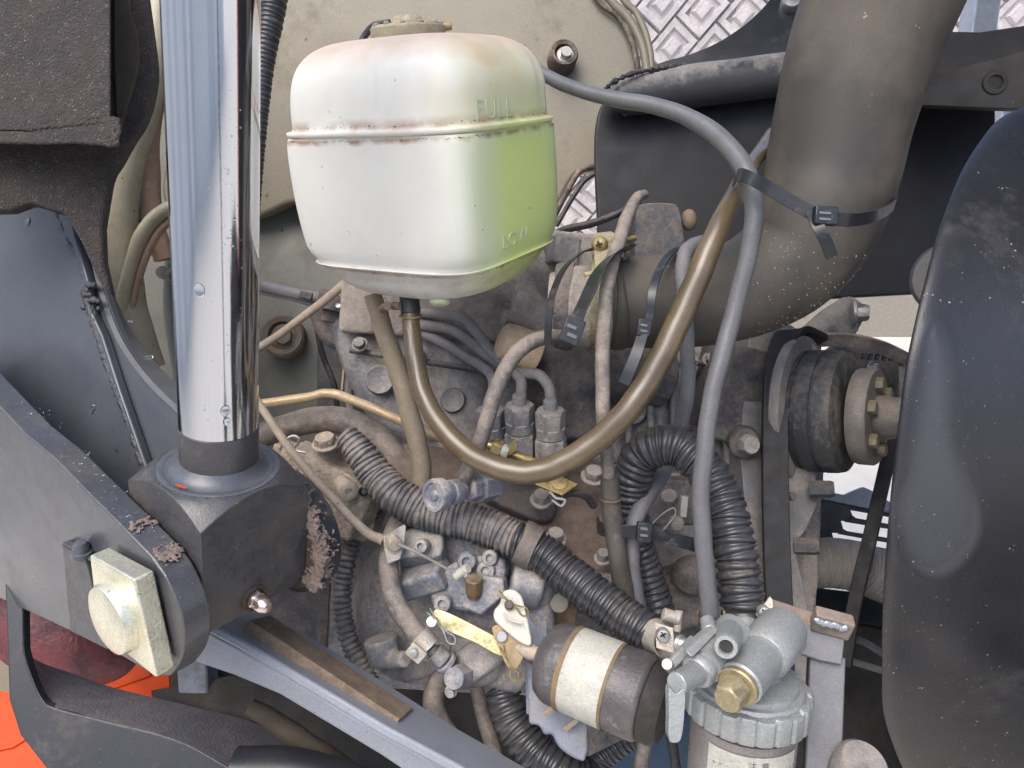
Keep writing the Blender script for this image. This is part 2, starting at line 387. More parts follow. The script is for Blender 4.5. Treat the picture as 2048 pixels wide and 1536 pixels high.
# patterned block wall behind the tractor
def tile_wall():
    t = Thing('tile_wall', 'pale grey wall of diamond-laid relief tiles in the background behind the machine', 'wall')
    Y = 3.75
    V, Fc = boxw(Vector((0.2, Y+.09, 1.05)), Vector((3.2, 0, 0)), Vector((0, .06, 0)), Vector((0, 0, 1.05)))
    t.add('backing', (V, Fc), M['tile_joint'])
    a = .100; base = []                       # one relief tile: bevelled rim, groove and raised inner square
    for r, h in ((a, 0), (a*.94, .018), (a*.66, .018), (a*.6, .004), (a*.44, .004), (a*.3, .022)):
        base.append([Vector((sx*r, -h, sz*r*(.78 if i else .78))) for i, (sx, sz) in enumerate(((-1, -1), (1, -1), (1, 1), (-1, 1)))])
    Vs = [v for ring in base for v in ring]; Fs = []
    for i in range(len(base)-1):
        for k in range(4): Fs.append((4*i+k, 4*i+(k+1) % 4, 4*i+4+(k+1) % 4, 4*i+4+k))
    Fs.append(tuple(4*(len(base)-1)+k for k in range(4)))
    first = None
    t.done()
    ang = math.radians(50); c, s = math.cos(ang), math.sin(ang); n = 0
    cells = []
    for i in range(-24, 25):
        for j in range(-26, 27):
            X = i*a*2.05 + (a if j % 2 else 0); Z = j*a*1.62
            x = .55 + X*c - Z*s; z = .95 + X*s + Z*c
            if not (.1 < z < 1.95): continue
            p = CM.inverted() @ Vector((x, Y, z)); u = 1024 + p.x/-p.z*F; v_ = 768 - p.y/-p.z*F
            seen_ = (1030 < u < 1640 and -60 < v_ < 620) or (1850 < u < 2130 and -60 < v_ < 330)
            if seen_ or (900 < u < 3200 and -400 < v_ < 500): cells.append(((0 if seen_ else abs(u-1800)+abs(v_)), x, z))
    cells = [(x, z) for _, x, z in sorted(cells)[:298]]
    for x, z in cells:
        if first is None:
            first = mk('tile', (Vs, Fs), M['tile'], sharp=20); o = first
        else:
            o = first.copy(); COL.objects.link(o)
        o.parent = t.root; o.location = Vector((x, Y+.03, z)) - t.root.location
        o.rotation_euler = (random.uniform(-.07, .07), -ang + (math.pi if random.random() < .5 else 0), random.uniform(-.07, .07))
tile_wall()

# ================================================================ CREAM BODYWORK behind the engine
def bodywork():
    t = Thing('body_panel', 'cream painted steel body panel with dirt spots behind the white coolant tank', 'panel')
    pl = plane3((500, 0, 1.02), (1250, 0, .98), (700, 600, 1.06))
    top = crv([(470, -330), (800, -340), (1060, -300), (1150, -150), (1205, -10), (1245, 35), (1272, 80), (1284, 140), (1290, 230), (1230, 300), (1195, 338), (1150, 352), (1112, 420), (1060, 520), (960, 600), (760, 560), (640, 440), (590, 405), (520, 432), (470, 440)], 5)
    t.add('panel_skin', plate(top, pl, .03), M['panel'], bevel=.011, seg=5)
    pl2 = plane3((500, 400, 1.10), (760, 420, 1.10), (600, 900, 1.04))
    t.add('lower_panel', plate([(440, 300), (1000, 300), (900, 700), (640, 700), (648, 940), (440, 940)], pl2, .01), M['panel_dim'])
    for pts, r in (([(1050, -300), (1140, -150), (1213, -12), (1256, 36), (1282, 84), (1293, 140), (1298, 240)], 9), ([(1080, -300), (1170, -150), (1240, -12), (1275, 30), (1296, 84), (1303, 140), (1306, 240)], 7)):
        t.add('rim', hose([(x, y, .985, r) for x, y in pts]), M['panel'])
    t.add('seal', hose([(x, y, .975, 5) for x, y in [(1030, -290), (1120, -140), (1192, -5), (1235, 34), (1262, 80), (1274, 135), (1278, 200)]]), M['seal'])
    t.add('edge_seal', hose([(1215, 330, .99, 6), (1165, 340, .99, 6), (1140, 372, .99, 6), (1100, 450, 1.0, 6)]), M['seal'])
    t.add('edge_seal', hose([(1225, 338, .985, 4), (1185, 350, .985, 5), (1155, 380, .985, 5), (1112, 452, .99, 5)]), M['rubber'])
    # pressed step along the lower edge of the upper panel
    if 0: t.add('pressed_lip', hose([(505, 432, 1.01, 16), (560, 420, 1.01, 18), (610, 400, 1.01, 16), (640, 380, 1.02, 12)]), M['panel'])
    # grommet and bolt
    for (x, y, D, r) in ((1127, 110, .97, 29), (566, 672, 1.03, 43)):
        g = t.add('grommet', lathe(S(x, y, D), dv(.1, .1, 1), [(-.02, px(r, D)), (.004, px(r, D)), (.008, px(r*.9, D)), (.006, px(r*.66, D)), (-.004, px(r*.55, D)), (-.006, px(r*.1, D))]), M['seal'] if r < 40 else M['rust_dim'])
        t.add('bolt', hexb(S(x+3, y+2, D-.002), dv(.1, .1, 1), px(r*.42, D), .012, px(r*.6, D)), M['steel'] if r < 40 else M['rust_dim'], parent=g)
    t.done()
    # left hand guard pieces
    t = Thing('fender', 'cream curved fender edge seen left of the chrome rod', 'fender')
    plf = plane3((200, 0, .98), (400, 0, .96), (300, 600, 1.0))
    o = crv([(318, -60), (322, 40), (330, 120), (318, 200), (268, 300), (232, 400), (226, 480), (240, 580), (262, 660), (300, 740), (380, 860)], 5) + [(480, 900), (480, -60)]
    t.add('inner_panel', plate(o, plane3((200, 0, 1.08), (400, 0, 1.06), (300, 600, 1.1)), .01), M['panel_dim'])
    t.add('outer_band', hose([(330, -80, .92, 24), (316, 60, .92, 26), (290, 190, .92, 34), (250, 320, .92, 38), (232, 450, .92, 40), (246, 560, .92, 38), (262, 640, .92, 36), (300, 740, .93, 30)], 20), M['panel_warm'])
    t.add('seal_strip', hose([(340, -80, .96, 20), (318, 130, .95, 22), (292, 250, .95, 28), (288, 350, .95, 30), (300, 430, .95, 24), (330, 520, .96, 20)], 16), M['seal_tan'])
    t.add('seal_strip', hose([(332, -80, .955, 8), (306, 120, .94, 8), (276, 250, .94, 9), (268, 340, .94, 10), (282, 430, .94, 9), (300, 480, .95, 8)], 10), M['seal'])
    t.add('trim', hose([(440, 402, .90, 15), (360, 412, .90, 15), (318, 428, .90, 14), (284, 470, .90, 14), (262, 530, .90, 13), (246, 600, .90, 13), (256, 660, .91, 12), (290, 740, .91, 11)], 16), M['panel_warm'])
    t.add('trim', hose([(440, 424, .905, 8), (366, 432, .905, 8), (330, 450, .905, 8), (302, 490, .905, 8), (278, 550, .905, 8), (262, 620, .905, 8)], 12), M['seal_tan'])
    t.add('web', hose([(342, 180, .94, 11), (346, 300, .94, 10), (336, 380, .94, 9), (344, 420, .94, 8)], 12), M['panel'])
    t.add('peg', cylp((325, 545, .98), (352, 552, .9), 13), M['seal'])
    t.add('post', hose([(362, 500, 1.0, 30), (356, 640, 1.0, 26), (372, 760, 1.0, 24), (380, 900, 1.0, 24)], 16), M['panel_dim'])
    t.done()
bodywork()

def top_right():
    # dark dished bracket plate with a bolt
    t = Thing('dished_bracket', 'dark navy plate with a concave edge and a bright bolt beside the big intake duct', 'bracket')
    pl = plane3((1300, 100, 1.05), (1600, 100, 1.02), (1500, 0, 1.04))
    o = crv([(1580, -90), (1545, -10), (1500, 40), (1440, 82), (1380, 108), (1330, 122), (1290, 138)], 6) + [(1290, 260), (1700, 260), (1700, -90)]
    t.add('plate', plate(o, pl, .012), M['paint_clean'], bevel=.001)
    t.add('bolt', lathe(on(1580, 10, pl), pl[1], [(0, px(20, 1)), (.01, px(20, 1)), (.014, px(17, 1)), (.015, px(3, 1))]), M['steel'])
    t.done()
    # flat black baffle with a grey pipe along its top
    t = Thing('baffle_panel', 'flat dull black baffle panel behind the hoses with a grey pipe along its top edge', 'panel')
    pl = plane3((1200, 200, .93), (1700, 130, .93), (1200, 600, .93))
    o = crv([(1194, 640), (1196, 480), (1190, 330), (1192, 250), (1206, 205), (1240, 180)], 4) + [(1400, 160), (1620, 130), (1800, 110), (1992, 150), (1992, 440), (1900, 584), (1610, 600)]
    t.add('panel', plate(o, pl, .012), M['black_dull'], bevel=.003, seg=3)
    t.done()
    t = Thing('cross_pipe', 'grey-topped horizontal pipe crossing behind the intake duct above the black baffle', 'pipe')
    t.add('pipe', hose([(1222, 214, .905, 26), (1236, 198, .90, 36), (1270, 188, .90, 40), (1400, 171, .90, 41), (1560, 150, .90, 42), (1760, 126, .90, 42)], 32), M['canister'])
    t.add('frayed_seam', sweep([S(x, y, d) for x, y, d in crv([(1200, 196, .875), (1222, 168, .87), (1262, 148, .872), (1310, 138, .88), (1370, 130, .89)], 16)], [.0028+random.uniform(-.0012, .0014) for _ in range(65)], 8), M['rubber'])
    t.done()
    # small black cover on top of the engine
    t = Thing('relay_box', 'small black plastic box standing on the engine below the air cleaner', 'box')
    pl = plane3((1280, 400, .80), (1370, 400, .80), (1300, 560, .80))
    o = crv([(1268, 560), (1272, 430), (1284, 408), (1340, 406), (1358, 418), (1368, 470), (1376, 560)], 5)
    t.add('cover', plate(o, pl, .05), M['dark_cast'], bevel=.004, seg=3)
    t.add('side_knob', ballp(1378, 440, .82, 16, 22), M['rust_iron'])
    t.done()
    # cross member, posts at top right
    t = Thing('cross_member', 'dark brown cross member running to the right edge above the fan shroud', 'beam')
    pl = plane3((1840, 130, .80), (2048, 110, .78), (1900, 220, .80))
    t.add('upper_plate', plate([(1780, 40), (1880, 62), (1960, 64), (2200, 28), (2200, 150), (1780, 190)], plane3((1840, 60, .9), (2048, 30, .88), (1900, 160, .84)), .02), M['dark_void'], bevel=.001)
    t.add('web_plate', plate([(1780, 172), (2200, 62), (2200, 222), (2020, 218), (1780, 208)], pl, .012), M['brown_plate'], bevel=.001)
    t.add('hole', lathe(on(1990, 165, pl), pl[1], [(0, px(24, .8)), (.002, px(22, .8)), (.002, px(14, .8)), (-.004, px(12, .8)), (-.004, .001)]), M['dark_void'])
    t.done()
    t = Thing('guard_post', 'bright silver post at the top right corner beyond the dark beam', 'post')
    t.add('post', boxp(1960, 20, 1.35, 50, 260, .05, rz=-8), M['steel_pale'], bevel=.004)
    t.add('post', boxp(2002, 260, 1.35, 20, 120, .03, rz=-3), M['steel_pale'], bevel=.003)
    t.done()
M['canister'] = material('canister', (.05, .05, .054), .4, 0, (.24, .22, .21), .0, 20, .75, .2, 700, .0004)
M['brown_plate'] = material('brown_plate', (.022, .018, .015), .6, 0, (.045, .036, .027), .2, 16, .1, .4, 600, .0006, specks=(.2, .18, .15), sden=.2)
M['steel_pale'] = material('steel_pale', (.55, .56, .58), .35, .3, bump=.1)
top_right()

# ================================================================ CHROME ROD, CLEVIS, ARMS (left)
RB, RTp = S(438, 848, .527), S(420, -120, .408)
AX = (RTp - RB).normalized(); RR = px(74.5, .53)
r1 = (RT - AX*RT.dot(AX)).normalized(); ff = r1.cross(AX)
if ff.dot(TO) < 0: ff = -ff
PHI = math.radians(54)
N1 = (-r1*math.cos(PHI) + ff*math.sin(PHI)).normalized(); N2 = (r1*math.sin(PHI) + ff*math.cos(PHI)).normalized()
def drops(place, n, rmin, rmax, seed=1, flat=.35, seg=8):
    'water drops: list of domes; place(rnd) gives point and normal'
    rnd = random.Random(seed); ms = []
    for _ in range(n):
        q = place(rnd)
        if q is None: continue
        p, nn = q; r = rmin + (rmax-rmin)*rnd.random()**3
        u = nn.orthogonal().normalized(); v = nn.cross(u)
        Mx = Matrix((u, nn, v)).transposed()
        ms.append(ball(p, r, r*flat, r*rnd.uniform(.9, 1.25), seg, 6, Mx))
    return join(*ms)
water = bpy.data.materials.new('water'); water.use_nodes = True
wb = water.node_tree.nodes['Principled BSDF']; wb.inputs['Base Color'].default_value = (.9, .95, 1, 1); wb.inputs['Roughness'].default_value = .03
wb.inputs['Transmission Weight'].default_value = 1; wb.inputs['IOR'].default_value = 1.33; M['water'] = water
def rod():
    t = Thing('hydraulic_rod', 'polished chrome hydraulic cylinder rod dotted with water drops, standing in front at left', 'hydraulic rod')
    r = t.add('rod', lathe(RB, AX, [(0, RR), (.5*(RTp-RB).length, RR), (1.8*(RTp-RB).length, RR)], 64), M['chrome'], sharp=60)
    t.add('dull_collar', lathe(RB - AX*.034, AX, [(0, RR*1.02), (.0330, RR*1.012), (.0336, RR*.995)], 64), M['collar'], sharp=60)
    def pl(rnd):
        a = rnd.uniform(-.2, 2.2) if rnd.random() < .35 else rnd.uniform(.55, .95); tt = rnd.random()*.8
        e = r1*math.sin(a) + ff*math.cos(a)
        return RB + AX*(RTp-RB).length*tt + e*RR, e
    t.add('water_drops', drops(pl, 110, .0003, .0010, 3, .22), M['water'], kind='stuff')
    def pl2(rnd): return None
    big = []
    for (a, y, s) in ((-.02, 500, .0042), (.52, 800, .004), (.55, 830, .003)):
        f = (884-y)/1004; p = RB + AX*(RTp-RB).length*f*.93; e = r1*math.sin(a)+ff*math.cos(a)
        Mx = Matrix((AX.cross(e), e, AX)).transposed(); big.append(ball(p+e*RR, s*.85, .0012, s*1.1, 16, 8, Mx))
    t.add('large_drops', join(*big), M['water'], kind='stuff')
    t.done()
M['collar'] = material('collar', (.07, .065, .065), .35, .3, (.12, .1, .08), .1, 40, .1, .2)
rod()
def clevis():
    t = Thing('rod_end_clevis', 'square black rod end block with turned shoulders and a grease nipple under the chrome rod', 'clevis')
    a = .0455; C0 = RB - AX*.033          # rod meets block here
    r0 = .0448; k = .80; n = 16; H = -.002
    def ht(u, v):
        r = math.hypot(u, v); return H - max(0, r - r0)*k
    pc = -.088                              # pin centre below the shoulder
    V = []; rows = []
    for i in range(n+1):
        x1 = -a + 2*a*i/n; row = []
        for j in range(n+1):
            x2 = -a + 2*a*j/n; row.append((x2, ht(x1, x2)))
        for q in (.3, .6): row.append((a, row[n][1]*(1-q)+pc*q))
        for j in range(17):
            th = -math.pi*j/16; row.append((a*math.cos(th), pc + a*math.sin(th)))
        l0 = ht(x1, -a)
        for q in (.4, .7): row.append((-a, pc*(1-q)+l0*q))
        rows.append(row)
        for x2, h in row: V.append(C0 + N1*x1 + N2*x2 + AX*h)
    m = len(rows[0]); Fc = []
    for i in range(n):
        for j in range(m): Fc.append((i*m+j, i*m+(j+1) % m, (i+1)*m+(j+1) % m, (i+1)*m+j))
    Fc.append(tuple(range(m))); Fc.append(tuple(n*m+j for j in range(m)))
    t.add('block', (V, Fc), M['block_blk'], sharp=32, bevel=.0007, seg=2)
    t.add('shoulder_ring', lathe(C0 - AX*.0025, AX, [(0, .0432), (.0008, .0430), (.0013, .0420), (.0012, .0400), (.0004, .0385), (.0010, .035), (.0035, .0315), (.0065, .0290), (.0085, .0276)], 64), M['paint_wet'], sharp=40)
    om = [C0 + AX*.0009 + (N1*math.cos(q)+N2*math.sin(q))*rr_ for q, rr_ in ((.18, .0405), (.28, .0408), (.40, .0404), (.41, .0391), (.3, .0392), (.19, .0391))]
    t.add('paint_scrape', prism(om, AX*.0004), M['orange'])
    # grease nipple on the face towards the viewer
    pn = C0 + N2*a + N1*(-.008) + AX*(-.083)
    pn = on(508, 1196, (C0 + N2*a, N2))
    g = t.add('grease_nipple', hexb(pn - N2*.001, N2, px(22, .5), .006, 0), M['nipple'])
    t.add('nipple_tip', lathe(pn + N2*.004, N2, [(0, px(17, .5)), (.004, px(15, .5)), (.005, px(19, .5)), (.009, px(18, .5)), (.0125, px(11, .5)), (.013, px(5, .5))]), M['nipple'], parent=g)
    t.add('grease_ring', hoop(pn + N2*.0005, N2, px(24, .5), .002, .0025, 0, 360, 24), M['dirt_dark'], parent=g)
    t.done(); return C0, a, pc
M['paint_wet'] = material('paint_wet', (.075, .08, .092), .28, 0, (.12, .1, .08), .02, 30, .1, .2, 500, .0004, specks=(.4, .12, .04), sden=.02, sscale=60)
M['nipple'] = material('nipple', (.75, .6, .55), .2, .9, bump=.05)
M['dirt_dark'] = material('dirt_dark', (.06, .045, .03), .8, bump=.8, bscale=700)
C0, BA, PC = clevis()
PINC = C0 + AX*PC

def arms():
    # near lug of the loader link, normal N1
    t = Thing('loader_link', 'long grey-black loader link plate reaching in from the left edge to the clevis pin', 'link')
    pa = (PINC + N1*(BA + .0225), N1)
    o = [(-160, 640), (0, 815), (49, 867), (109, 917), (178, 988), (235, 1045), (301, 1113)] + \
        crv([(328, 1150), (345, 1185), (362, 1230), (368, 1280), (360, 1322), (340, 1352)], 4) + [(310, 1352), (219, 1298), (49, 1220), (-160, 1120)]
    t.add('near_plate', prism([on(x, y, pa) for x, y in o], -N1*.0205), M['arm_brown'], bevel=.0012)
    # far lug, right of the block, caked with mud
    pb = (PINC - N1*(BA + .003), N1)
    oc = crv([(560, 960), (620, 975), (655, 1010), (676, 1060), (684, 1110), (672, 1160), (640, 1190), (600, 1200), (560, 1200)], 5)
    pbb = (PINC - N1*(BA + .003), N1)
    R_ = .06
    PL = PINC + AX*.006 + N2*.011
    def lug(rr, a0, a1, off, th, n=28, base=None):
        e1 = N2; e2 = AX; P = []
        for i in range(n+1):
            q = math.radians(a0 + (a1-a0)*i/n); P.append(PL - N1*off + (e1*math.cos(q) + e2*math.sin(q))*rr)
        if base: P += base
        return prism(P, -N1*th)
    t.add('far_plate', lug(.052, -80, 110, BA+.0035, .019, base=[PINC - N1*(BA+.0035) - N2*.06 + AX*.04, PINC - N1*(BA+.0035) - N2*.06 - AX*.05]), M['paint_black'], bevel=.001)
    t.add('washer', lug(.047, -180, 179, BA+.0006, .0026), M['dirt_dark'])
    rnd = random.Random(5); ms = []
    for _ in range(3200):
        q = math.radians(rnd.uniform(-40, 95)); rr = rnd.gauss(.0475, .0040); off = BA + abs(rnd.gauss(.002, .007))
        p = PL - N1*off + (N2*math.cos(q)+AX*math.sin(q))*rr; s = rnd.uniform(.0006, .0018)
        ms.append(ball(p, s, s*rnd.uniform(.6, 1), s, 6, 4))
    t.add('caked_mud', join(*ms), M['dirt'], kind='stuff', fuse=.0008, smooth=1)
    # tab and bolt
    pt = (pa[0] + N1*.006, N1)
    t.add('tab', prism([on(x, y, pt) for x, y in [(124, 1085), (168, 1108), (216, 1300), (140, 1262)]], -N1*.006), M['bracket_dark'], bevel=.0008)
    tb = t.add('tab_top', prism([on(124, 1085, pt), on(168, 1108, pt), on(168, 1108, pt)-N1*.006 + N2*.026, on(124, 1085, pt)-N1*.006+N2*.026], -AX*.004), M['paint_wet'], bevel=.0006)
    cb = on(148, 1096, pt) + N2*.012
    b = t.add('bolt', lathe(cb, AX, [(0, px(22, .5)), (.004, px(22, .5)), (.0045, px(17, .5)), (.009, px(16, .5)), (.012, px(11, .5)), (.0125, .001)]), M['paint_wet'], parent=tb)
    def pw(rnd):
        f = rnd.random(); x = 20 + 290*f; y = 815 + 315*f - 10
        p0 = on(x, y, pa); nn = (on(50, 867, pa)-on(300, 1113, pa)).cross(N1).normalized()
        if nn.dot(UP) < 0: nn = -nn
        return p0 - N1*rnd.uniform(.001, .019) + nn*.0005, nn
    t.add('water_drops', drops(pw, 60, .0004, .0013, 8, .25), M['water'], kind='stuff')
    rnd = random.Random(9); ms = []
    for _ in range(200):
        f = rnd.choice([.80, .98, 1.0]) + rnd.gauss(0, .02); x = 20+290*f; y = 812+312*f
        p = on(x, y, pa) - N1*rnd.uniform(.003, .02) + AX*rnd.uniform(0, .001); s = rnd.uniform(.0006, .0019)
        ms.append(ball(p, s, s*.4, s, 7, 4))
    t.add('mud_crumbs', join(*ms), M['dirt'], fuse=.0007, smooth=1, kind='stuff')
    t.done()
    # gold pin with square keeper
    t = Thing('clevis_pin', 'gold zinc pin with round head on a square keeper plate, lower left', 'pin')
    pk = (pa[0] + N1*.0165, N1)
    t.add('keeper_plate', prism([on(x, y, pk) for x, y in [(179, 1110), (267, 1160), (312, 1356), (196, 1262)]], -N1*.014), M['gold'], bevel=.0014, seg=3)
    hc = on(237, 1232, pk)
    t.add('pin_head', lathe(hc - N1*.001, N1, [(0, .0262), (.006, .0262), (.009, .0248), (.0105, .021), (.0105, .001)], 48), M['gold'], sharp=30)
    t.add('pin_shaft', cyl(hc - N1*.001, hc - N1*.10, .018), M['steel'])
    t.done()
    # upper left big black plates
    t = Thing('boom_plate', 'big black painted loader frame plate with a weld ridge and water drops at left', 'frame')
    pf = plane3((0, 600, .74), (300, 700, .66), (150, 300, .73))
    edge = crv([(205, 380), (200, 430), (204, 500), (222, 570), (262, 660), (320, 735), (400, 805), (460, 850)], 6)
    edge_in = crv([(198, 380), (190, 430), (192, 500), (210, 580), (246, 676), (302, 756), (372, 824), (430, 870)], 6)
    t.add('web_plate', plate(edge_in + [(430, 1000), (300, 1080), (-160, 900), (-160, 200)], pf, .008), M['boom_paint'], bevel=.001)
    # curved flange standing proud along the edge: a real strip between the two curves
    V = []; Fc = []
    for (x, y), (u, v) in zip(edge, edge_in):
        A_ = on(x, y, (pf[0]-pf[1]*.02, pf[1])); B_ = on(u, v, pf) + pf[1]*.002; q_ = -RT*.004 - UP*.003
        V += [A_, B_, B_ + q_, A_ + q_]
    for i in range(len(edge)-1):
        for k in range(4): Fc.append((4*i+k, 4*i+(k+1) % 4, 4*i+4+(k+1) % 4, 4*i+4+k))
    t.add('flange', (V, Fc), M['flange_sheen'], sharp=50)
    pf2 = (pf[0] + pf[1]*.010, pf[1])
    t.add('cover_plate', plate([(-160, 250), (118, 300), (150, 470), (176, 560), (176, 610), (204, 668), (240, 780), (292, 930), (300, 1100), (-160, 1060)], pf2, .009), M['boom_paint'], bevel=.0015)
    wd = crv([(118, 400), (150, 480), (180, 545), (188, 600), (212, 680), (232, 740), (262, 820), (300, 930)], 12)
    rnd = random.Random(2)
    P = [on(x, y, pf) + pf[1]*.006 for x, y in wd]; R = [.0042 + rnd.uniform(-.0006, .0012) for _ in wd]
    t.add('weld_bead', sweep(P, R, 10), M['weld'])
    rnd = random.Random(12); bl = [ball(on(180+rnd.uniform(-14, 18), 590+rnd.uniform(-22, 30), pf2), rnd.uniform(.002, .005), rnd.uniform(.002, .004), .003, 10, 6) for _ in range(14)]
    t.add('weld_blob', join(*bl), M['weld'], fuse=.0009, smooth=2)
    def pw(rnd): 
        x, y = rnd.uniform(0, 280), rnd.uniform(430, 960)
        if x > 110 + (y-400)*.33: return None
        return on(x, y, pf2), pf2[1]
    t.add('water_drops', drops(pw, 210, .0004, .0016, 4, .5), M['water'], kind='stuff')
    ms = []
    for (x, y, s) in ((188, 818, .0042), (58, 445, .0038)):
        Mx = Matrix((RT, pf2[1], UP)).transposed(); ms.append(ball(on(x, y, pf2), s, s*.4, s*1.25, 16, 8, Mx))
    for (x, y, s) in ((285, 712, .0045), (248, 640, .002)):
        ms.append(ball(on(x, y, pf) - pf[1]*.006, s*1.2, s*.5, s*.7, 16, 8))
    t.add('large_drops', join(*ms), M['water'], kind='stuff')
    t.done()
    # square tube end at top left, rusty
    t = Thing('square_tube', 'rough brown-black square tube end at the top left corner', 'tube')
    c = S(60, 60, .50); X = dv(.97, -.02, -.24); Z = dv(.24, .1, .96); Yv = Z.cross(X).normalized()
    pq = (S(100, 100, .60), dv(-.1, .05, 1))
    t.add('front_face', prism([on(x, y, pq) for x, y in [(-160, -120), (220, -120), (222, 236), (50, 262), (-160, 262)]], (on(216, 60, pq)-CM.translation).normalized()*.10), M['arm_dirty'], bevel=.002, seg=3)
    t.add('bottom_lip', prism([on(x, y, (pq[0]+pq[1]*.001, pq[1])) for x, y in [(-160, 262), (48, 262), (120, 250), (205, 240), (228, 258), (244, 296), (150, 288), (76, 290), (-160, 284)]], (on(236, 270, pq)-CM.translation).normalized()*.09), M['arm_dirty'], bevel=.003, seg=3)
    rnd = random.Random(6)
    ms = [ball(on(x_, 258-.10*(x_-50)+rnd.gauss(0, 2.5), pq), rnd.uniform(.001, .0021), rnd.uniform(.001, .0022), .0022, 8, 5) for x_ in [48+k*1.3 for k in range(146)]]
    ms += [ball(on(rnd.uniform(205, 240), rnd.uniform(238, 292), pq), .002, rnd.uniform(.001, .003), .002, 8, 5) for _ in range(60)]
    t.add('rust_ridge', join(*ms), M['arm_dirty'], fuse=.0009, smooth=1)
    t.done()
    t = Thing('pivot_ear', 'rounded black pivot ear plate right of the brown square tube, top left', 'plate')
    pe = plane3((240, 100, .660), (310, 100, .666), (240, 300, .655))
    o = [(-160, -120), (285, -120)] + crv([(292, -20), (303, 60), (311, 130), (306, 180), (290, 235), (262, 280), (240, 320), (222, 350), (212, 400)], 5) + [(204, 450), (206, 520), (222, 590), (196, 560), (160, 480), (128, 426), (60, 405), (20, 420), (-160, 425)]
    t.add('ear_plate', plate(o, pe, .016), M['arm_dirty'], bevel=.003, seg=3)
    o = [(228, -120), (255, -120)] + crv([(262, 20), (276, 70), (278, 130), (262, 190), (240, 262)], 5) + [(232, 262), (226, 100)]
    t.add('weld_fillet', plate(o, (pe[0]+pe[1]*.004, pe[1]), .01), M['dirt_dark'], bevel=.003, seg=3)
    t.done()
M['bracket_dark'] = material('bracket_dark', (.06, .06, .065), .4, 0, (.12, .1, .08), .2, 30, .1, .3)
M['weld'] = material('weld', (.05, .052, .06), .25, .2, (.13, .09, .07), .15, 60, .1, .8, 300, .0014)
arms()

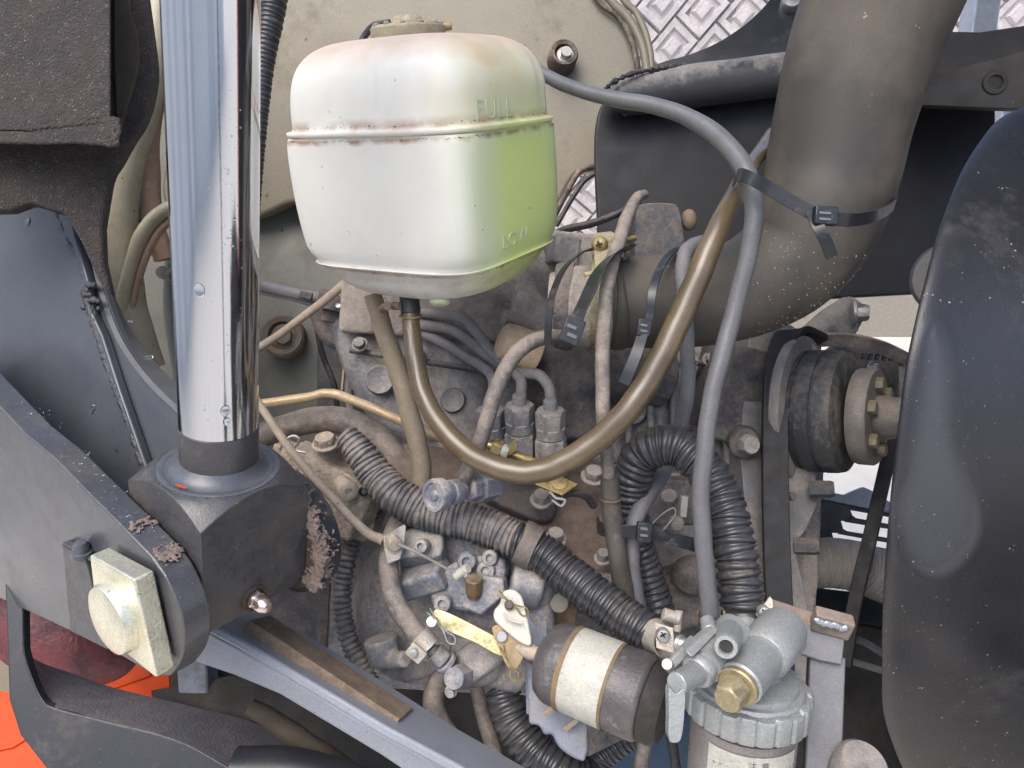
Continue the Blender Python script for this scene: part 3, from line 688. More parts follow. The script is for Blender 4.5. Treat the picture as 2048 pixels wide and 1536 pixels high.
def lower_left():
    t = Thing('bucket_link', 'dark curved lower link with a rough top face crossing the bottom left corner', 'link')
    pl = plane3((60, 1400, .67), (400, 1500, .67), (60, 1250, .685))
    front = [(8, 1120), (46, 1130)] + crv([(48, 1300), (62, 1350), (84, 1398), (108, 1416)], 4) + crv([(200, 1440), (340, 1476), (430, 1520), (520, 1580)], 4) + [(520, 1760), (200, 1760), (110, 1560), (40, 1470), (18, 1400)]
    t.add('front_plate', plate(front, pl, .012), M['paint_black'], bevel=.0015)
    # top flange: strip from the inner edge back and up
    inner = crv([(46, 1206), (48, 1300), (62, 1350), (84, 1398), (108, 1416), (200, 1440), (340, 1476), (430, 1520), (520, 1580)], 6)
    back = crv([(50, 1236), (50, 1300), (70, 1318), (100, 1332), (150, 1348), (230, 1376), (380, 1412), (520, 1450), (640, 1520)], 6)
    V = []; Fc = []
    for (x, y), (u, v) in zip(inner, back):
        A_ = on(x, y, pl) - pl[1]*.0; B_ = S(u, v, .76); n_ = -UP*.006
        V += [A_, B_, B_ + n_, A_ + n_]
    for i in range(len(inner)-1):
        for k in range(4): Fc.append((4*i+k, 4*i+(k+1) % 4, 4*i+4+(k+1) % 4, 4*i+4+k))
    t.add('top_flange', (V, Fc), M['rough_top'], sharp=50)
    t.done()
    t = Thing('orange_bonnet', 'bright orange painted panel showing behind the dark link, bottom left', 'panel')
    pl = plane3((0, 1440, .95), (350, 1400, 1.0), (100, 1536, .92))
    t.add('panel', plate([(-200, 1180), (330, 1180), (352, 1560), (352, 1800), (-200, 1800)], pl, .01), M['orange'], bevel=.002)
    t.add('crease', plate([(-200, 1530), (20, 1488), (200, 1378), (300, 1345), (302, 1351), (205, 1385), (24, 1496), (-200, 1540)], (pl[0]+pl[1]*.003, pl[1]), .004), M['orange'], bevel=.001)
    t.done()
    t = Thing('rear_lamp', 'dark red lamp lens behind the link plate, bottom left', 'lamp')
    c = S(120, 1262, .86)
    t.add('lens', ball(c, px(165, .86), px(95, .86), .05, 32, 20, CR @ Euler((0, 0, math.radians(-22))).to_matrix()), M['maroon'])
    if 0: t.add('rim', hose([(40, 1256, .84, 12), (60, 1300, .84, 12), (110, 1345, .84, 12), (175, 1374, .84, 12), (228, 1372, .84, 12), (262, 1340, .84, 12)]), M['maroon_dark'])
    t.done()
    t = Thing('cab_pillar', 'pale grey strip at the far left edge below the link plate', 'pillar')
    t.add('pillar', boxp(10, 1320, .99, 70, 330, .03, rz=3), M['panel'], bevel=.004)
    t.done()
    # blue grey chassis beam
    t = Thing('chassis_beam', 'light blue-grey chassis beam running diagonally under the engine', 'beam')
    pt = plane3((480, 1300, .60), (900, 1536, .56), (600, 1300, .655))
    pf = plane3((480, 1300, .60), (900, 1536, .56), (560, 1420, .605))
    A = [(340, 1225), (480, 1300), (620, 1385), (760, 1470), (900, 1545), (1080, 1650)]
    face = [(390, 1325), (470, 1352), (560, 1390), (660, 1450), (760, 1510), (880, 1590), (1010, 1690)]
    V = [on(x, y, pf) for x, y in A] + [on(x, y, pf) for x, y in reversed(face)]
    t.add('side_face', prism(V, -pf[1]*.01), M['beam'], bevel=.002)
    top = [(340, 1225), (480, 1300), (620, 1385), (760, 1470), (900, 1545), (1080, 1650), (1200, 1640), (1030, 1545), (900, 1470), (760, 1380), (640, 1305), (520, 1235), (420, 1180)]
    t.add('top_face', prism([on(x, y, pt) for x, y in top], -pt[1]*.008), M['beam'], bevel=.002)
    t.done()
    t = Thing('angle_iron', 'short rusty brown angle iron lying along the blue-grey beam', 'angle iron')
    # L section along a line
    a0, a1 = S(500, 1238, .617), S(800, 1436, .578); d = (a1-a0).normalized()
    up_ = (pt[1] - d*pt[1].dot(d)).normalized(); sd_ = d.cross(up_).normalized()
    if sd_.dot(RT) < 0: sd_ = -sd_
    w_, h_, th = .034, .020, .0035
    sec = [(0, 0), (w_, 0), (w_, th), (th, th), (th, h_), (0, h_)]
    V = [a0 + sd_*x + up_*(y+.001) for x, y in sec]
    t.add('angle', prism(V, a1-a0), M['rust_iron'], bevel=.0008)
    t.done()
    # dark lower structure
    t = Thing('under_chassis', 'dark greasy chassis plates under the chassis beam, bottom centre-left', 'frame')
    t.add('post', boxp(400, 1420, .80, 60, 300, .03, rz=3), M['beam_dark'], bevel=.003)
    t.add('post', boxp(470, 1400, .83, 130, 200, .03, rz=3), M['black_dull'], bevel=.003)
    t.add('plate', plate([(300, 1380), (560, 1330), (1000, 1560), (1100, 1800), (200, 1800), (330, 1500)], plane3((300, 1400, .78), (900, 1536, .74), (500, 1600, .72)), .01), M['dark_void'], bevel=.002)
    t.add('mud_bar', hose([(500, 1412, .66, 16), (560, 1450, .66, 20), (620, 1492, .65, 22), (690, 1540, .65, 22)], 12), M['dirt_dark'])
    t.add('rocker', hose([(470, 1545, .62, 50), (600, 1550, .62, 48), (760, 1600, .62, 50)], 20), M['paint_black'])
    t.done()
M['maroon_dark'] = material('maroon_dark', (.04, .02, .022), .4)
M['rough_top'] = material('rough_top', (.13, .125, .14), .36, 0, (.2, .17, .16), .25, 50, .15, .6, 420, .0010, big=.6)
M['beam_dark'] = material('beam_dark', (.18, .2, .24), .5, 0, (.1, .08, .06), .2, 20, .1, .3)
lower_left()
M['blue_plastic'] = material('blue_plastic', (.15, .17, .22), .45, 0, (.3, .27, .24), .08, 40, .3, .4, 500, .0006)
# ================================================================ ENGINE
def engine():
    t = Thing('diesel_engine', 'dusty blue-grey diesel engine block filling the middle behind the hoses', 'engine')
    # rocker cover and manifold, brown with dust
    m = [boxp(960, 570, .88, 520, 220, .14, 6, 8, -4), ballp(1040, 560, .84, 150, 85, 60), boxp(1120, 590, .84, 160, 190, .1, 0, 0, -20),
         ballp(800, 640, .87, 90, 80, 40), ballp(1130, 545, .8, 70, 70, 60)]
    t.add('rocker_cover', join(*m), M['cast_brown'], fuse=.0032, smooth=8)
    t.add('cover_boss', join(boxp(1118, 505, .78, 54, 60, .05, 0, 20, -8)), M['cast'], bevel=.004, seg=3)
    # block
    m = [boxp(1190, 860, .92, 780, 420, .16, 4, 4, -3), boxp(1140, 1120, .90, 900, 460, .14, 0, 0, -3)]
    for x, w_, y0, y1 in ((790, 56, 640, 850), (850, 60, 660, 880), (925, 90, 700, 900), (1180, 120, 720, 930), (1300, 90, 700, 900), (1400, 80, 690, 960), (1480, 70, 700, 900)):
        m.append(cylp((x, y0, .84), (x+12, y1, .83), w_*.62))
    m.append(hose([(700, 640, .85, 44), (742, 740, .84, 50), (810, 850, .84, 54), (880, 920, .84, 50)], 20))
    t.add('cylinder_block', join(*m), M['cast'], fuse=.0032, smooth=5)
    # casting details on the block face: core plugs, ribs, gasket line, studs
    for x, y, r in ((760, 760, 30), (905, 800, 26), (1265, 820, 30), (1400, 860, 24), (1330, 760, 20)):
        t.add('core_plug', lathe(S(x, y, .80), dv(0, .1, 1), [(-.03, px(r, .8)), (0, px(r, .8)), (.002, px(r*.9, .8)), (.0005, px(r*.72, .8)), (-.001, .0003)], 30), M['cast'], sharp=40)
    for a_, b_ in (((700, 700, .805), (990, 745, .79)), ((1230, 735, .79), (1500, 720, .80)), ((1235, 960, .785), (1470, 985, .79))):
        t.add('gasket_line', cyl(S(*a_), S(*b_), .0035), M['dark_dust'])
    for x, y in ((720, 690), (840, 712), (960, 730), (1260, 725), (1380, 722), (1260, 948), (1350, 962), (1450, 975), (1420, 720)):
        t.add('stud', hexb(S(x, y, .795), dv(0, .35, .93), px(12, .8), .009, px(16, .8)), M['cast'])
    for x in (1245, 1290, 1335, 1440):
        t.add('cast_rib', prism([S(x, 760, .80), S(x+12, 760, .80), S(x+18, 930, .80), S(x+4, 930, .80)], TO*.012), M['cast'], bevel=.003, seg=3)
    # intake elbow / manifold below the clamp
    m = [ballp(1150, 740, .77, 95, 80, 70), cylp((1130, 700, .78), (1150, 860, .80), 88), cylp((1180, 720, .77), (1330, 760, .8), 60)]
    t.add('intake_elbow', join(*m), M['dark_dust'], fuse=.003, smooth=8)
    t.add('elbow_gasket', join(strap([(1100, 690, .72), (1130, 668, .715), (1165, 690, .715), (1205, 722, .72)], .004, UP, .012)), M['cast_brown'])
    # tan cap
    t.add('tan_cap', lathe(S(1075, 706, .73), dv(-1, .35, .25), [(0, px(40, .73)), (.030, px(39, .73)), (.038, px(36, .73)), (.042, px(26, .73)), (.043, .001)]), M['tan_cap'])
    # timing cover with flange and bolts
    pl = plane3((1520, 700, .79), (1640, 720, .80), (1560, 1200, .74))
    o = crv([(1500, 660), (1560, 640), (1630, 690), (1650, 760), (1632, 960), (1648, 970), (1612, 1060), (1590, 1090), (1610, 1180), (1618, 1260)], 4) + [(1615, 1380), (1500, 1380), (1490, 1000), (1480, 900)]
    t.add('timing_cover', plate(o, pl, .05), M['cover_grey'], bevel=.005, seg=3)
    for (x, y) in ((1618, 978), (1588, 1092)):
        t.add('bolt', hexb(S(x, y, .755), dv(.93, .05, .35), px(17, .75), .024, 0), M['dark_cast'])
    t.add('bolt', hexb(S(1580, 992, .74), dv(.3, .05, .9), px(9, .75), .006, 0), M['dark_cast'])
    # front side castings near pulley
    m = [boxp(1470, 790, .80, 150, 190, .05, 0, 10, -12), cylp((1480, 870, .80), (1490, 890, .75), 32), boxp(1520, 1050, .80, 70, 340, .04, 0, 0, 8)]
    t.add('side_bracket', join(*m), M['dark_dust'], fuse=.003, smooth=5)
    t.add('bolt', hexb(S(1492, 888, .74), dv(.2, 0, 1), px(20, .74), .012, 0), M['cast'])
    m = [hose([(1550, 760, .84, 30), (1610, 690, .86, 28), (1660, 640, .88, 26), (1700, 610, .88, 22)], 12), boxp(1690, 640, .88, 50, 80, .03, 0, 0, -30)]
    t.add('thermostat_housing', join(*m), M['cover_grey'], fuse=.003, smooth=4)
    t.add('bolt', hexb(S(1704, 626, .86), dv(.95, 0, .3), px(17, .86), .018, px(26, .86)), M['steel'])
    t.done()

    # ---------------- injection pump top plate, brown and oily
    t = Thing('pump_deck', 'brown oily flange plate with bolts in the middle of the engine', 'flange')
    plf = plane3((1000, 960, .76), (1270, 1000, .76), (1100, 1120, .70))
    m = [plate([(760, 880), (1290, 930), (1310, 1160), (1240, 1230), (1140, 1180), (1000, 1080), (800, 1010)], plf, .035)]
    t.add('deck', join(*m), M['oily'], bevel=.004, seg=3)
    fl = crv([(1020, 1010), (1080, 1080), (1130, 1130), (1190, 1165), (1240, 1172), (1262, 1130), (1250, 1080), (1210, 1075), (1190, 1110), (1110, 1085), (1060, 1020)], 5)
    t.add('flange_rim', hose([(1080, 1090, .70, 10), (1130, 1118, .695, 11), (1180, 1150, .69, 12), (1232, 1158, .69, 12)], 12), M['cast_brown'])
    pm = plane3((1010, 960, .735), (1180, 1000, .735), (1060, 1060, .71))
    o = crv([(960, 985), (1000, 1010), (1080, 1042), (1110, 1030), (1112, 985), (1080, 965), (1030, 960), (980, 955)], 4)
    t.add('mount_foot', plate(o, pm, .014), M['oily_blue'], bevel=.004, seg=3)
    for x, y, r, D in ((1082, 995, 20, .70), (1110, 1072, 20, .685), (1204, 1112, 15, .68), (1186, 948, 22, .72)):
        t.add('bolt', hexb(S(x, y+8, D), dv(.05, .8, .6), px(r*.86, D), .011, px(r*1.15, D)), M['cast'])
    t.done()

    # ---------------- three injector line unions
    t = Thing('delivery_valves', 'row of three dusty hex unions where the steel injector lines end', 'fittings')
    for x, y0, D in ((986, 925, .735), (1042, 918, .722), (1102, 930, .71)):
        up = dv(-.03, .93, .36); b = S(x, y0, D); k = px(1, D)
        h = t.add('valve_holder', lathe(b, up, [(-.012, 27*k), (0, 27*k), (.001, 33*k, 6), (.028, 33*k, 6), (.030, 29*k)], 36, ph=.26), M['cast'], sharp=30, bevel=.0006)
        t.add('union_nut', lathe(b+up*.031, up, [(0, 29*k), (.010, 29*k), (.0105, 30.5*k, 6), (.026, 30.5*k, 6), (.028, 26*k), (.0285, 14*k)], 36, ph=.1), M['cast'], sharp=30, bevel=.0005)
        t.add('sleeve', lathe(b+up*.0585, up, [(0, 14*k), (.010, 13.5*k), (.011, 11*k)], 20), M['hose_lines'])
    t.done()
    T3 = [(986, 800, .735), (1042, 790, .722), (1102, 800, .71)]
    t = Thing('injector_lines', 'three bent steel injector lines running from the clip down to the unions', 'fuel lines')
    t.add('line', hose([(500, 566, .88, 10.6), (600, 588, .86, 10.6), (660, 596, .85, 10.6), (740, 606, .83, 10.6), (850, 626, .80, 10.6), (924, 636, .78, 11.2), (950, 662, .77, 11.2), (990, 710, .75, 11.2), (1040, 742, .73, 11.8), (1080, 752, .715, 11.8), (1098, 775, .71, 11.8), (1102, 806, .71, 11.8)], 12), M['hose_lines'])
    t.add('line', hose([(680, 628, .84, 10.6), (760, 640, .82, 10.6), (860, 652, .80, 11.2), (905, 660, .79, 11.8), (950, 690, .77, 11.8), (990, 722, .755, 11.8), (1030, 745, .73, 11.2), (1042, 765, .722, 11.2), (1042, 798, .722, 11.2)], 12), M['hose_lines'])
    t.add('line', hose([(830, 664, .81, 9.4), (880, 682, .80, 10.6), (930, 712, .78, 10.6), (968, 736, .755, 10.6), (984, 755, .738, 10.6), (986, 806, .735, 10.6)], 12), M['hose_lines'])
    t.add('line', hose([(500, 578, .89, 7), (600, 600, .87, 7), (655, 622, .86, 7)], 12), M['hose_lines'])
    t.add('clip', join(boxp(668, 606, .83, 60, 34, .02, 0, 0, -14), boxp(665, 634, .835, 42, 24, .012, 0, 0, -8), boxp(615, 592, .855, 26, 16, .016, 0, 0, -12)), M['dark_dust'], bevel=.0015)
    t.add('clip_screw', hexb(S(678, 612, .815), dv(0, .1, 1), px(6, .8), .005), M['steel'])
    t.done()
    # ---------------- tan regulator casting, left
    t = Thing('hydraulic_valve_body', 'tan mud-dusted casting with a hex plug beside the ribbed conduit', 'valve')
    m = [boxp(690, 985, .74, 150, 120, .06, 10, -20, -24), boxp(625, 940, .74, 110, 70, .05, 8, -10, -24), cylp((655, 930, .735), (655, 880, .725), 30), boxp(720, 1010, .72, 60, 60, .03, 0, -20, -24), cylp((640, 1010, .72), (740, 1060, .74), 30), boxp(590, 940, .76, 90, 90, .05, 0, 0, -20)]
    t.add('body', join(*m), M['tan_cast'], fuse=.0022, smooth=5)
    t.add('hex_plug', hexb(S(652, 890, .71), dv(-.05, .85, .5), px(22, .71), .010, px(28, .71)), M['tan_cast'])
    t.add('cap_screw', lathe(S(682, 966, .70), dv(.5, -.25, .82), [(0, px(17, .7)), (.014, px(17, .7)), (.016, px(20, .7)), (.022, px(20, .7)), (.023, px(16, .7)), (.023, px(7, .7)), (.020, px(6, .7)), (.020, .0001)]), M['tan_metal'])
    t.add('port_hole', lathe(S(727, 983, .695), dv(.1, -.1, 1), [(-.004, px(9, .7)), (.0015, px(9, .7)), (.002, px(8, .7)), (-.002, px(6, .7)), (-.003, .0003)]), M['dark_void'])
    t.add('cotter', join(hose([(560, 898, .70, 3), (572, 880, .695, 3), (586, 872, .695, 3), (598, 878, .695, 3), (592, 892, .70, 3), (578, 896, .70, 3)]), hose([(566, 884, .69, 3), (590, 900, .69, 3), (612, 906, .69, 3)])), M['steel'])
    t.done()
    # ---------------- governor dome and injection pump
    t = Thing('gear_housing', 'rounded blue-grey gear housing with a rim, left of the pump linkage', 'housing')
    c = S(800, 1215, .74); ax = dv(-.50, .18, .84)
    t.add('dome', lathe(c - ax*.03, ax, [(0, .072), (.022, .072), (.026, .069), (.029, .058), (.040, .050), (.047, .034), (.049, .001)], 48), M['cast'], sharp=40)
    t.add('rim', lathe(c - ax*.036, ax, [(0, .075), (.01, .0765), (.016, .0765), (.018, .074), (.019, .0725)], 48), M['cast_blue'], sharp=40)
    t.add('foot', join(hose([(760, 1275, .69, 36), (770, 1310, .69, 32), (780, 1325, .69, 18)], 14), cylp((775, 1322, .69), (812, 1318, .665), 17)), M['cast'], fuse=.002, smooth=5)
    if 0: t.add('rib', join(*[cyl(c + ax*.012 + dv(math.cos(q), math.sin(q), 0)*.03, c + ax*.004 + dv(math.cos(q), math.sin(q), 0)*.062, .0035) for q in (2.2, 2.9, 3.6)]), M['cast'])
    t.done()
    t = Thing('injection_pump', 'blue-grey fuel injection pump casting under the long ribbed conduit', 'pump')
    plp = plane3((760, 1090, .69), (1080, 1130, .66), (900, 1300, .67))
    m = [plate([(790, 1060), (900, 1050), (1010, 1090), (1090, 1140), (1110, 1200), (1095, 1300), (980, 1290), (900, 1230), (870, 1180), (800, 1150)], plp, .06),
         cylp((1020, 1160, .65), (1085, 1180, .65), 42), ballp(1075, 1170, .655, 40, 45), cylp((1075, 1180, .66), (1088, 1380, .65), 32)]
    t.add('pump_body', join(*m), M['cast_blue'], fuse=.0022, smooth=7)
    pc = plane3((860, 1100, .655), (1000, 1130, .64), (900, 1220, .645))
    cv = [(955, 1112), (1005, 1118), (1012, 1150), (985, 1195), (950, 1228), (915, 1222), (862, 1215), (858, 1185), (895, 1130)]
    t.add('governor_cover', plate(cv, pc, .03), M['cast_blue'], bevel=.004, seg=3)
    t.add('stop_block', plate([(935, 1180), (968, 1152), (1005, 1158), (1010, 1190), (962, 1232), (920, 1215)], (pc[0]+pc[1]*.014, pc[1]), .018), M['cast_blue'], bevel=.002)
    t.add('upper_cover', plate(crv([(780, 1070), (870, 1045), (884, 1060), (880, 1110), (830, 1112), (795, 1116)], 3), plane3((780, 1070, .665), (880, 1050, .665), (800, 1110, .65)), .02), M['cast'], bevel=.002)
    t.add('side_lug', boxp(850, 1155, .66, 100, 48, .03, 20, -20, 22), M['cast_blue'], bevel=.004, seg=3)
    bolts = [((848, 1092), 15), ((938, 1122), 20), ((890, 1205), 19), ((975, 1140), 20), ((983, 1115), 17)]
    for (x, y), r in bolts:
        D = .637
        t.add('bolt', lathe(S(x, y, D+.014), dv(-.1, .2, 1), [(0, px(r, D)), (.012, px(r, D)), (.015, px(r*.85, D)), (.0155, px(r*.45, D)), (.012, px(r*.4, D)), (.012, .0002)], 24), M['cast_blue'])
    t.add('brass_stop_screw', join(lathe(S(948, 1192, .628), dv(.02, .93, .38), [(0, px(14, .63)), (.004, px(14, .63)), (.005, px(17, .63)), (.018, px(17, .63)), (.019, px(15, .63)), (.019, .0003)])), M['brown_brass'])
    t.add('cable_ferrule', cylp((912, 1152, .632), (936, 1136, .625), 10), M['offwhite'])
    t.add('cable_pin', cylp((930, 1150, .62), (945, 1156, .625), 5), M['steel'])
    t.done()
    # ---------------- linkage
    t = Thing('throttle_lever', 'cream white plastic lever with a cotter pin on the pump linkage', 'lever')
    plv = plane3((1000, 1200, .60), (1060, 1200, .60), (1040, 1280, .585))
    o = crv([(1000, 1205), (1006, 1184), (1024, 1178), (1042, 1190), (1050, 1215), (1060, 1260), (1062, 1290), (1040, 1284), (1012, 1262), (990, 1240), (988, 1222)], 5, True)
    t.add('lever', plate(o, plv, .010), M['offwhite'], bevel=.0022, seg=3)
    t.add('pivot_pin', cyl(on(1018, 1212, plv)-plv[1]*.001, on(1018, 1212, plv)+plv[1]*.007, px(9, .6)), M['maroon_dark'])
    q = on(1018, 1206, plv) + plv[1]*.007
    def cotter(c, a, s=1.0):
        e = dv(math.cos(a), math.sin(a), 0); n_ = dv(-math.sin(a), math.cos(a), 0); P = [c - e*.012*s + n_*.0025, c, c+e*.008*s + n_*.001, c+e*.015*s + n_*.0035, c+e*.019*s, c+e*.015*s - n_*.0035, c+e*.008*s - n_*.001, c - e*.001, c - e*.011*s - n_*.0015]
        P = [Vector(x) for x in crv([tuple(p) for p in P], 4)]
        return sweep(P, [.0007]*len(P), 6)
    t.add('cotter_pin', cotter(q, -.6), M['brass'])
    t.add('ridge', hose([(1006, 1226, .588, 3), (1022, 1240, .587, 3), (1044, 1246, .586, 3)], 8), M['offwhite'])
    t.done()
    t = Thing('throttle_link', 'yellow zinc link strip running down right to the white lever', 'link')
    pz = plane3((860, 1230, .612), (1010, 1300, .60), (880, 1260, .607))
    o = crv([(868, 1220), (885, 1220), (925, 1238), (975, 1264), (1005, 1282), (1012, 1305), (1000, 1312), (975, 1300), (950, 1286), (925, 1275), (885, 1258), (866, 1244)], 4, True)
    t.add('strip', plate(o, pz, .003), M['zinc_yel'], bevel=.0006)
    p2 = plane3((980, 1260, .595), (1070, 1300, .59), (1000, 1340, .59))
    t.add('clevis_plate', plate(crv([(985, 1254), (1030, 1252), (1066, 1274), (1050, 1310), (1030, 1340), (1012, 1330), (996, 1290)], 4, True), p2, .0025), M['zinc_rust'], bevel=.0006)
    t.add('pin_head', cyl(on(1004, 1272, p2), on(1004, 1272, p2)+p2[1]*.003, px(11, .6)), M['steel'])
    t.add('cotter_pin', cotter(S(876, 1246, .598), -.9, 1.15), M['steel'])
    t.add('cotter_pin', cotter(S(1014, 1318, .583), -1.15, 1.0), M['brass'])
    t.add('pin_head', cyl(S(866, 1243, .61), S(863, 1243, .597), px(11, .6)), M['steel'])
    t.done()
    t = Thing('control_cable', 'thin tan control cable sloping from the rod down to a small bracket', 'cable')
    t.add('sheath', hose([(500, 780, .66, 8), (560, 870, .66, 8.5), (612, 938, .66, 9), (680, 1012, .66, 9), (730, 1062, .655, 9.5), (768, 1082, .65, 11)], 12), M['hose_tan'])
    pbk = plane3((770, 1070, .645), (880, 1060, .645), (800, 1120, .635))
    t.add('bracket', plate([(766, 1072), (808, 1048), (812, 1052), (808, 1090), (800, 1118), (775, 1128), (768, 1100)], pbk, .003), M['cast_blue'], bevel=.0006)
    t.add('lock_nut', hexb(S(783, 1080, .64), dv(.5, -.25, .8), px(15, .64), .010, 0), M['tan_metal'])
    t.add('wire', hose([(792, 1086, .632, 4), (840, 1108, .63, 3.2), (900, 1140, .63, 3), (934, 1150, .625, 3)], 8), M['hose_lines'])
    t.done()
    # ---------------- lift pump
    t = Thing('feed_pump', 'rounded grey feed pump with a hex banjo at the lower centre', 'pump')
    m = [ballp(955, 1320, .655, 62, 50, 52), cylp((940, 1290, .66), (975, 1350, .65), 58), cylp((985, 1330, .66), (1040, 1350, .67), 40), boxp(945, 1270, .67, 80, 50, .04, 0, 0, -10)]
    t.add('pump_bowl', join(*m), M['cast'], fuse=.0022, smooth=6)
    t.add('banjo_nut', hexb(S(925, 1352, .63), dv(-.35, .25, .9), px(25, .62), .018, 0), M['cast_blue'])
    t.add('drain_screw', hexb(S(902, 1382, .63), dv(-.1, 0, 1), px(10, .62), .006, px(13, .62)), M['steel'])
    t.add('barb', join(cylp((860, 1296, .625), (912, 1348, .63), 13), cylp((868, 1302, .625), (888, 1322, .626), 20), cylp((888, 1322, .627), (896, 1330, .628), 24)), M['cast_blue'])
    t.done()
    # ---------------- solenoid with label
    t = Thing('stop_solenoid', 'grey cylindrical stop solenoid with a worn cream label band, bottom centre', 'solenoid')
    a, b = S(1088, 1314, .585), S(1296, 1400, .545); ax = (b-a).normalized(); R = px(83, .565); L = (b-a).length
    def sec(t0, t1, r, n=4): return [(t0, r), (t1, r)]
    t.add('body', lathe(a, ax, [(-.004, R*.35), (0, R*.62), (.004, R*.86), (.010, R*.97), (.014, R), (L*.95, R), (L*.98, R*.97), (L, R*.9)], 56), M['sol_body'], sharp=40)
    t.add('rear_cap', lathe(a+ax*(L+.0006), ax, [(0, R*.93), (.008, R*.93), (.014, R*.82), (.016, R*.5), (.017, .001)], 40), M['dark_void'], sharp=40)
    t.add('label_band', lathe(a+ax*.026, ax, [(0, R+.0006), (.0005, R+.0008), (.0335, R+.0008), (.034, R+.0006)], 56, caps=False), M['label'])
    t.add('band_edge', lathe(a+ax*.0225, ax, [(0, R+.0012), (.0042, R+.0012)], 56, caps=False), M['label_rust'])
    t.add('band_edge', lathe(a+ax*.0595, ax, [(0, R+.0007), (.003, R+.0007)], 56, caps=False), M['label_rust'])
    if 0: t.add('crimp', hose([(1166, 1240, .535, 5), (1172, 1262, .53, 5), (1160, 1286, .525, 6), (1150, 1296, .522, 4)], 8), M['label_rust'])
    t.add('plunger', join(cyl(a-ax*.02, a-ax*.002, px(14, .58)), lathe(a-ax*.034, ax, [(0, px(7, .58)), (.003, px(10, .58)), (.014, px(13, .58)), (.016, px(9, .58))])), M['tan_metal'])
    t.add('plunger_boot', lathe(a-ax*.020, ax, [(0, px(10, .58)), (.002, px(15, .58)), (.009, px(17, .58)), (.013, px(13, .58))]), M['tan_metal'])
    t.done()
    t = Thing('solenoid_bracket', 'dusty blue plastic bracket with wavy lower edge under the solenoid', 'bracket')
    ps = plane3((1060, 1300, .635), (1180, 1300, .63), (1100, 1500, .60))
    t.add('upright', plate([(1048, 1200), (1094, 1180), (1100, 1420), (1052, 1430)], ps, .02), M['blue_plastic'], bevel=.002)
    o = [(1052, 1320), (1175, 1380), (1176, 1500)] + crv([(1168, 1524), (1140, 1512), (1116, 1492), (1104, 1470), (1088, 1468), (1078, 1452), (1058, 1448)], 4)
    t.add('skirt', plate(o, (ps[0]+ps[1]*.006, ps[1]), .010), M['blue_plastic'], bevel=.003, seg=3)
    t.add('side', plate([(1176, 1380), (1240, 1420), (1250, 1480), (1176, 1516)], plane3((1176, 1380, .6), (1250, 1420, .62), (1176, 1500, .6)), .01), M['dark_dust'], bevel=.002)
    for x, y in ((1104, 1416), (1142, 1448)): t.add('slot', boxp(x, y, .592, 34, 11, .005, 0, 0, 38), M['hose_tan'], bevel=.001)
    t.add('backing', boxp(1120, 1240, .70, 60, 90, .01, 0, 0, -10), M['zinc_rust'], bevel=.001)
    t.add('disc', cylp((1120, 1204, .66), (1118, 1206, .645), 20), M['panel_dim'])
    t.done()
    # ---------------- banjo bolt fitting in the middle
    t = Thing('banjo_fitting', 'round-headed dusty banjo bolt with hex adapter in the centre of the picture', 'fitting')
    a, b = S(874, 990, .60), S(992, 968, .655); ax = (a-b).normalized(); k = px(1, .62)
    t.add('bolt_head', lathe(a - ax*.008, ax, [(0, 24*k), (.003, 32*k), (.010, 33*k), (.0125, 31*k), (.0125, 25*k), (.0105, 23*k), (.0105, 11*k), (.013, 9*k), (.014, .0001)], 36), M['cast_blue'], sharp=35)
    t.add('banjo_eye', join(cyl(a-ax*.010, a-ax*.030, 19*k), cyl(a-ax*.014, a-ax*.024, 25*k)), M['cast_blue'])
    t.add('hex_adapter', join(lathe(b+ax*.006, ax, [(0, 34*k, 6), (.018, 34*k, 6), (.019, 28*k)], 36), lathe(b+ax*.022, ax, [(0, 26*k, 6), (.014, 26*k, 6), (.015, 20*k)], 36)), M['cast_blue'], bevel=.0006)
    t.done()
    t = Thing('adjuster_rod', 'brass threaded adjuster rod with a white tag behind the amber hose', 'threaded rod')
    a, b = S(962, 884, .68), S(1092, 934, .66); ax = (b-a).normalized(); L = (b-a).length; r = px(9, .67)
    prof = []; n = 34
    for i in range(n): prof += [(L*i/n, r*.86), (L*(i+.5)/n, r*1.06)]
    t.add('thread', lathe(a, ax, prof, 16), M['brass'], sharp=80)
    t.add('nut', lathe(a+ax*.013, ax, [(0, px(19, .67), 6), (.010, px(19, .67), 6)], 36), M['brass'], bevel=.0005)
    t.add('tag', hoop(a+ax*.0265, ax, px(13, .67), .007, .001), M['offwhite'])
    t.add('wing', prism([S(1000, 905, .67), S(1030, 878, .665), S(1034, 900, .66), S(1020, 912, .665)], TO*-.003), M['brass'], bevel=.0005)
    t.done()
    t = Thing('brass_tab', 'small brass diamond plate with a rivet just under the amber hose', 'plate')
    pz = plane3((1060, 960, .672), (1150, 965, .665), (1120, 990, .655))
    z = t.add('plate', plate([(1056, 962), (1118, 950), (1156, 968), (1124, 990)], pz, .003), M['brass'], bevel=.0006)
    t.add('rivet', lathe(on(1120, 968, pz), pz[1], [(0, px(17, .66)), (.001, px(16, .66)), (.002, px(10, .66)), (.0022, .0002)]), M['brass'], parent=z)
    t.add('clip_arm', hose([(1118, 1000, .66, 7), (1140, 986, .67, 8), (1170, 992, .68, 8), (1188, 1012, .69, 8)], 10), M['oily_blue'])
    t.add('cotter_pin', hose([(1100, 984, .655, 3), (1112, 996, .65, 3), (1130, 1000, .65, 3), (1122, 1012, .65, 3), (1104, 1000, .65, 3)], 8), M['steel'])
    t.done()
    # wiring connector right of the deck
    t = Thing('wire_connector', 'small white connector with wires beside the smooth grey hose', 'connector')
    t.add('housing', boxp(1366, 1012, .70, 14, 42, .01, 0, 0, -5), M['offwhite'], bevel=.001)
